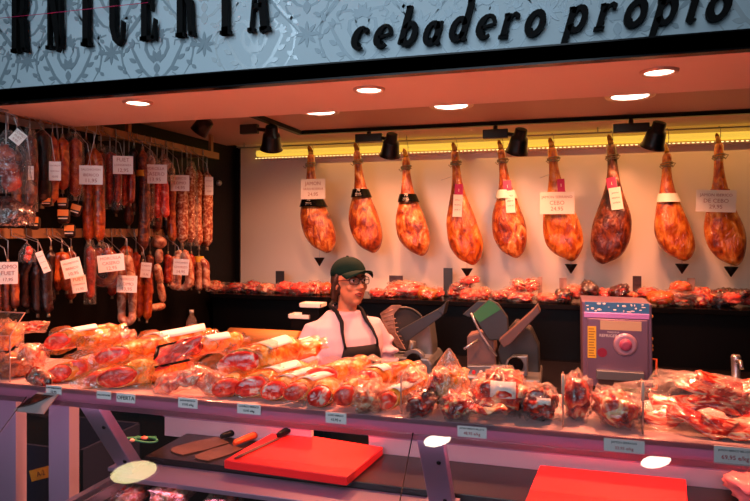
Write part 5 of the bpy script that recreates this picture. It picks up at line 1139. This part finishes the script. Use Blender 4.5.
# glasses
gl = MB()
for s in (-1, 1):
    pts = [(s*.032+.024*math.copysign(abs(math.cos(a))**.7, math.cos(a)), -.101+.010*abs((s*.032+.024*math.cos(a))/.05)**2, .009+.017*math.copysign(abs(math.sin(a))**.7, math.sin(a))) for a in [2*PI*i/24 for i in range(25)]]
    gl.tube(pts, .0020, 6, mat=HM); gl.tube([(s*.056, -.090, .014), (s*.070, -.070, .014), (s*.080, .0, .012), (s*.080, .02, .0)], .0022, 6, mat=HM)
gl.tube([(-.008, -.101, .013), (0, -.104, .016), (.008, -.101, .013)], .0022, 6, mat=HM)
g = gl.build('glasses', plain('glasses_frame', '#4a1c1c', .3), wm)
m = MB()
for s in (-1, 1): m.ell((s*.032, -.0975, .009), (.022, .0012, .015), 18, 8, mat=HM)
m.build('lens', 'glass', g)
# cap: dome with panels, band and curved peak
m = MB(); rs = []
for i in range(11):
    a = PI/2*i/10; r_ = math.cos(a); rs.append([((.086*r_+.0001)*math.cos(t_), .012+(.100*r_+.0001)*math.sin(t_), .040+.088*math.sin(a)**.9 if i else .028) for t_ in [2*PI*j/32 for j in range(32)]])
m.rings([[(x*1.0, y, .028+(-.012 if y > .04 else 0)) for x, y, z in rs[0]]] + rs[1:], 0, True, mat=HM)
m.ell((0, .012, .129), (.008, .008, .004), 10, 6, mat=HM)
cp = m.build('cap', 'cap', wm); md = cp.modifiers.new('s', 'SUBSURF'); md.levels = 1; md.render_levels = 1
m = MB(); rs = []
for i in range(9):
    s = i/8
    rs.append([(x*(.080-.006*s), -.062-(.086*s)*(1-(x*.92)**2*.75)-.022*(1-x*x), .054-.004*s-.026*(x*x)*(.6+.5*s)+dz) for x, dz in [(-1+2*j/16, .004) for j in range(17)] + [(1-2*j/16, -.004) for j in range(17)]])
m.rings(rs, 0, True, mat=HM); m.build('peak', 'cap', cp)
# jacket
m = MB(); tr = torso_rings(.012); tr[-1] = [(x*1.08, y*1.06, z+.0) for x, y, z in tr[-1]]
m.rings(tr, 0)
for s in (-1, 1):
    pts = [Vector(p) for p in ARM[s][:5]]; rad = [.056, .064, .060, .056, .046]
    m.tube([pts[0]+Vector((-s*.07, 0, .022))]+pts, [.040]+rad, 18)
    for q in range(5):
        c = pts[1].lerp(pts[3], q/4); m.ell(c+Vector((s*.02, -.02*(q % 2), .01)), (.060, .058, .020), 14, 8, nz=.4, seed=q)
jk = remesh(m, 'jacket', 'jacket', wm, .007, 3)
m = MB()
for s in (-1, 1): c = Vector(ARM[s][4]); c0 = Vector(ARM[s][3]); d = (c-c0).normalized(); m.tube([c-d*.03, c+d*.006], [.048, .047], 16, cap=False)
m.build('cuff', 'jacket', jk)
m = MB()   # collar of the jacket
rs = [[((.066+.010*s)*math.cos(a)+.01, (.062+.010*s)*math.sin(a)-.002, 1.325-.030*s+(.022 if math.sin(a) > 0 else -.012*abs(math.sin(a)))) for a in [2*PI*j/26 for j in range(26)]] for s in (0, .5, 1)]
m.rings(rs, 0, False); m.build('collar', 'jacket', jk)
# small red emblem on the sleeve
m = MB(); c = Vector((-.262, -.045, 1.10)); 
for i in range(5): m.tube([c+Vector((0, -.004, .014-.007*i)), c+Vector((.010, -.012, .016-.007*i))], .0016, 5)
m.build('sleeve_emblem', 'redink', jk)
# trousers
m = MB(); m.rings([[((.172)*math.cos(a), (.130)*math.sin(a), z) for a in [2*PI*j/24 for j in range(24)]] for z in (.78, .90)], 0)
for s in (-1, 1): m.tube([(s*.085, .0, .84), (s*.088, -.005, .60), (s*.085, -.01, .45), (s*.082, .01, .28), (s*.080, .02, .07)], [.094, .084, .070, .066, .060], 18)
remesh(m, 'trousers', 'black', wm, .010, 2)
for s in (-1, 1):
    m = MB(); m.tube([(s*.080, .065, .030), (s*.080, .03, .045), (s*.082, -.05, .042), (s*.085, -.13, .032), (s*.085, -.160, .028)], [.030, .044, .044, .036, .020], 14, flat=.8); m.build('shoe', 'black', wm)
# apron: bib on the chest, skirt, neck strap
def front(x, z, off=.020):
    for (z0, rx0, ry0, c0), (z1, rx1, ry1, c1) in zip(TR[:-1], TR[1:]):
        if z0 <= z <= z1:
            f_ = (z-z0)/(z1-z0); rx = rx0+(rx1-rx0)*f_; ry = ry0+(ry1-ry0)*f_; cy = c0+(c1-c0)*f_; break
    else: rx, ry, cy = (.165, .12, 0) if z < .8 else (.1, .07, 0)
    c = min(1, abs(x)/(rx+.012)); a = math.acos(c**(1/.85)) if c < 1 else 0
    return Vector((x, cy-(ry+.012)*abs(math.sin(a))**.9-off, z))
TR = ((.40, .20, .16, -.02), (.80, .165, .120, .0), (.88, .170, .125, .0), (.98, .160, .118, -.005), (1.06, .165, .122, -.015), (1.14, .175, .128, -.020), (1.20, .180, .118, -.010), (1.25, .165, .090, .0), (1.285, .105, .070, .008), (1.315, .062, .060, .005))
BT = 1.170
m = MB(); rs = []
for i in range(17):
    z = .42+(BT-.42)*i/16; wd = .165 if z < .95 else .165-(z-.95)/(BT-.95)*.070
    rs.append([front(x*wd, z, .020) for x in [-1+2*j/14 for j in range(15)]])
m.rings(rs, 0, False, closed=False); ap = m.build('apron', 'apron', wm, recalc=False); md = ap.modifiers.new('s', 'SOLIDIFY'); md.thickness = .004
m = MB()
for s in (-1, 1):
    pts = [front(s*.090, BT-.005, .020), front(s*.092, 1.19, .020), front(s*.085, 1.235, .018), front(s*.070, 1.275, .02), Vector((s*.072+.01, -.03, 1.315)), Vector((s*.070+.01, .03, 1.335)), Vector((s*.03+.01, .070, 1.345))]
    m.tube(pts, [.010, .010, .012, .016, .018, .018, .018], 8, flat=.6)
m.tube([(-.02, .071, 1.345), (.01, .073, 1.345), (.04, .071, 1.345)], .018, 8, flat=.6)
m.build('neck_strap', 'apron', ap)
bpy.context.view_layer.update()

# ------------------------------------------------------------------ lights of the stall and the hall
def spotlamp(loc, target, power, col, angle=70, size=.05, blend=.6):
    l = bpy.data.lights.new('lamp_light', 'SPOT'); l.energy = power; l.color = col; l.spot_size = R(angle); l.spot_blend = blend; l.shadow_soft_size = size
    o = bpy.data.objects.new('lamp_light', l); C.objects.link(o); o.location = loc
    o.rotation_euler = (Vector(target)-Vector(loc)).to_track_quat('-Z', 'Y').to_euler()
for (arm, head_, s_, lb) in spots:
    h = P(head_[0], head_[1], (tl.y if 'first' not in lb else 3.42)-.02); q = h+SAIM*.085
    spotlamp(q, q+SAIM, 25, (1, .34, .15), 125)
# reflections seen in the slanting glass come from round lamps in the hall ceiling
nG = Vector((0, -.643, .766)); p0 = Vector((0, 1.536, 1.188)); HZ = 3.1
wl = bpy.data.worlds.new('hall_air'); bpy.context.scene.world = wl; wl.use_nodes = True
wl.node_tree.nodes['Background'].inputs[0].default_value = (.42, .62, .78, 1); wl.node_tree.nodes['Background'].inputs[1].default_value = .02
M['hallon2'] = plain('hall_lamp_yellow', '#fff6a0', .4, emit=(1, .84, .40, 1), es=4)
M['hallon'] = plain('hall_lamp', '#fff6d0', .4, emit=(1, .86, .66, 1), es=14)
for px, py, r_, nm, ee in ((437, 440, .075, 'middle', .42), (656, 461, .072, 'right', .42), (133, 472, .17, 'left', .36)):
    d = ray(px, py); o_ = Vector((0, 0, CAMZ)); tt = (p0-o_).dot(nG)/d.dot(nG); h = o_+d*tt; rf = d-2*d.dot(nG)*nG; t2 = (HZ-h.z)/rf.z; q = h+rf*t2
    print('hall lamp', px, py, tuple(round(v, 2) for v in h), tuple(round(v, 2) for v in q))
    t = thing('hall_ceiling_lamp', 'oval hall ceiling lamp seen only as the %s reflection in the slanting glass' % nm, 'ceiling light', q, group='hall lamps')
    t.rotation_euler = (0, 0, YAW); SM = Matrix.Diagonal((1, ee, 1, 1)); m = MB(); m.cyl((0, 0, 0), (0, 0, .002), r_, 40, mat=SM); m.build('lens', 'hallon2' if nm == 'left' else 'hallon', t); m = MB(); m.tube([(0, 0, .003), (0, 0, .03)], [r_*1.1, r_*1.1], 40, mat=SM); m.build('housing', 'steel', t)
area((-1.0, -.8, 2.95), 2.6, 17, (.66, .84, 1.0), (R(79), 0, 0), 'SQUARE', 70)
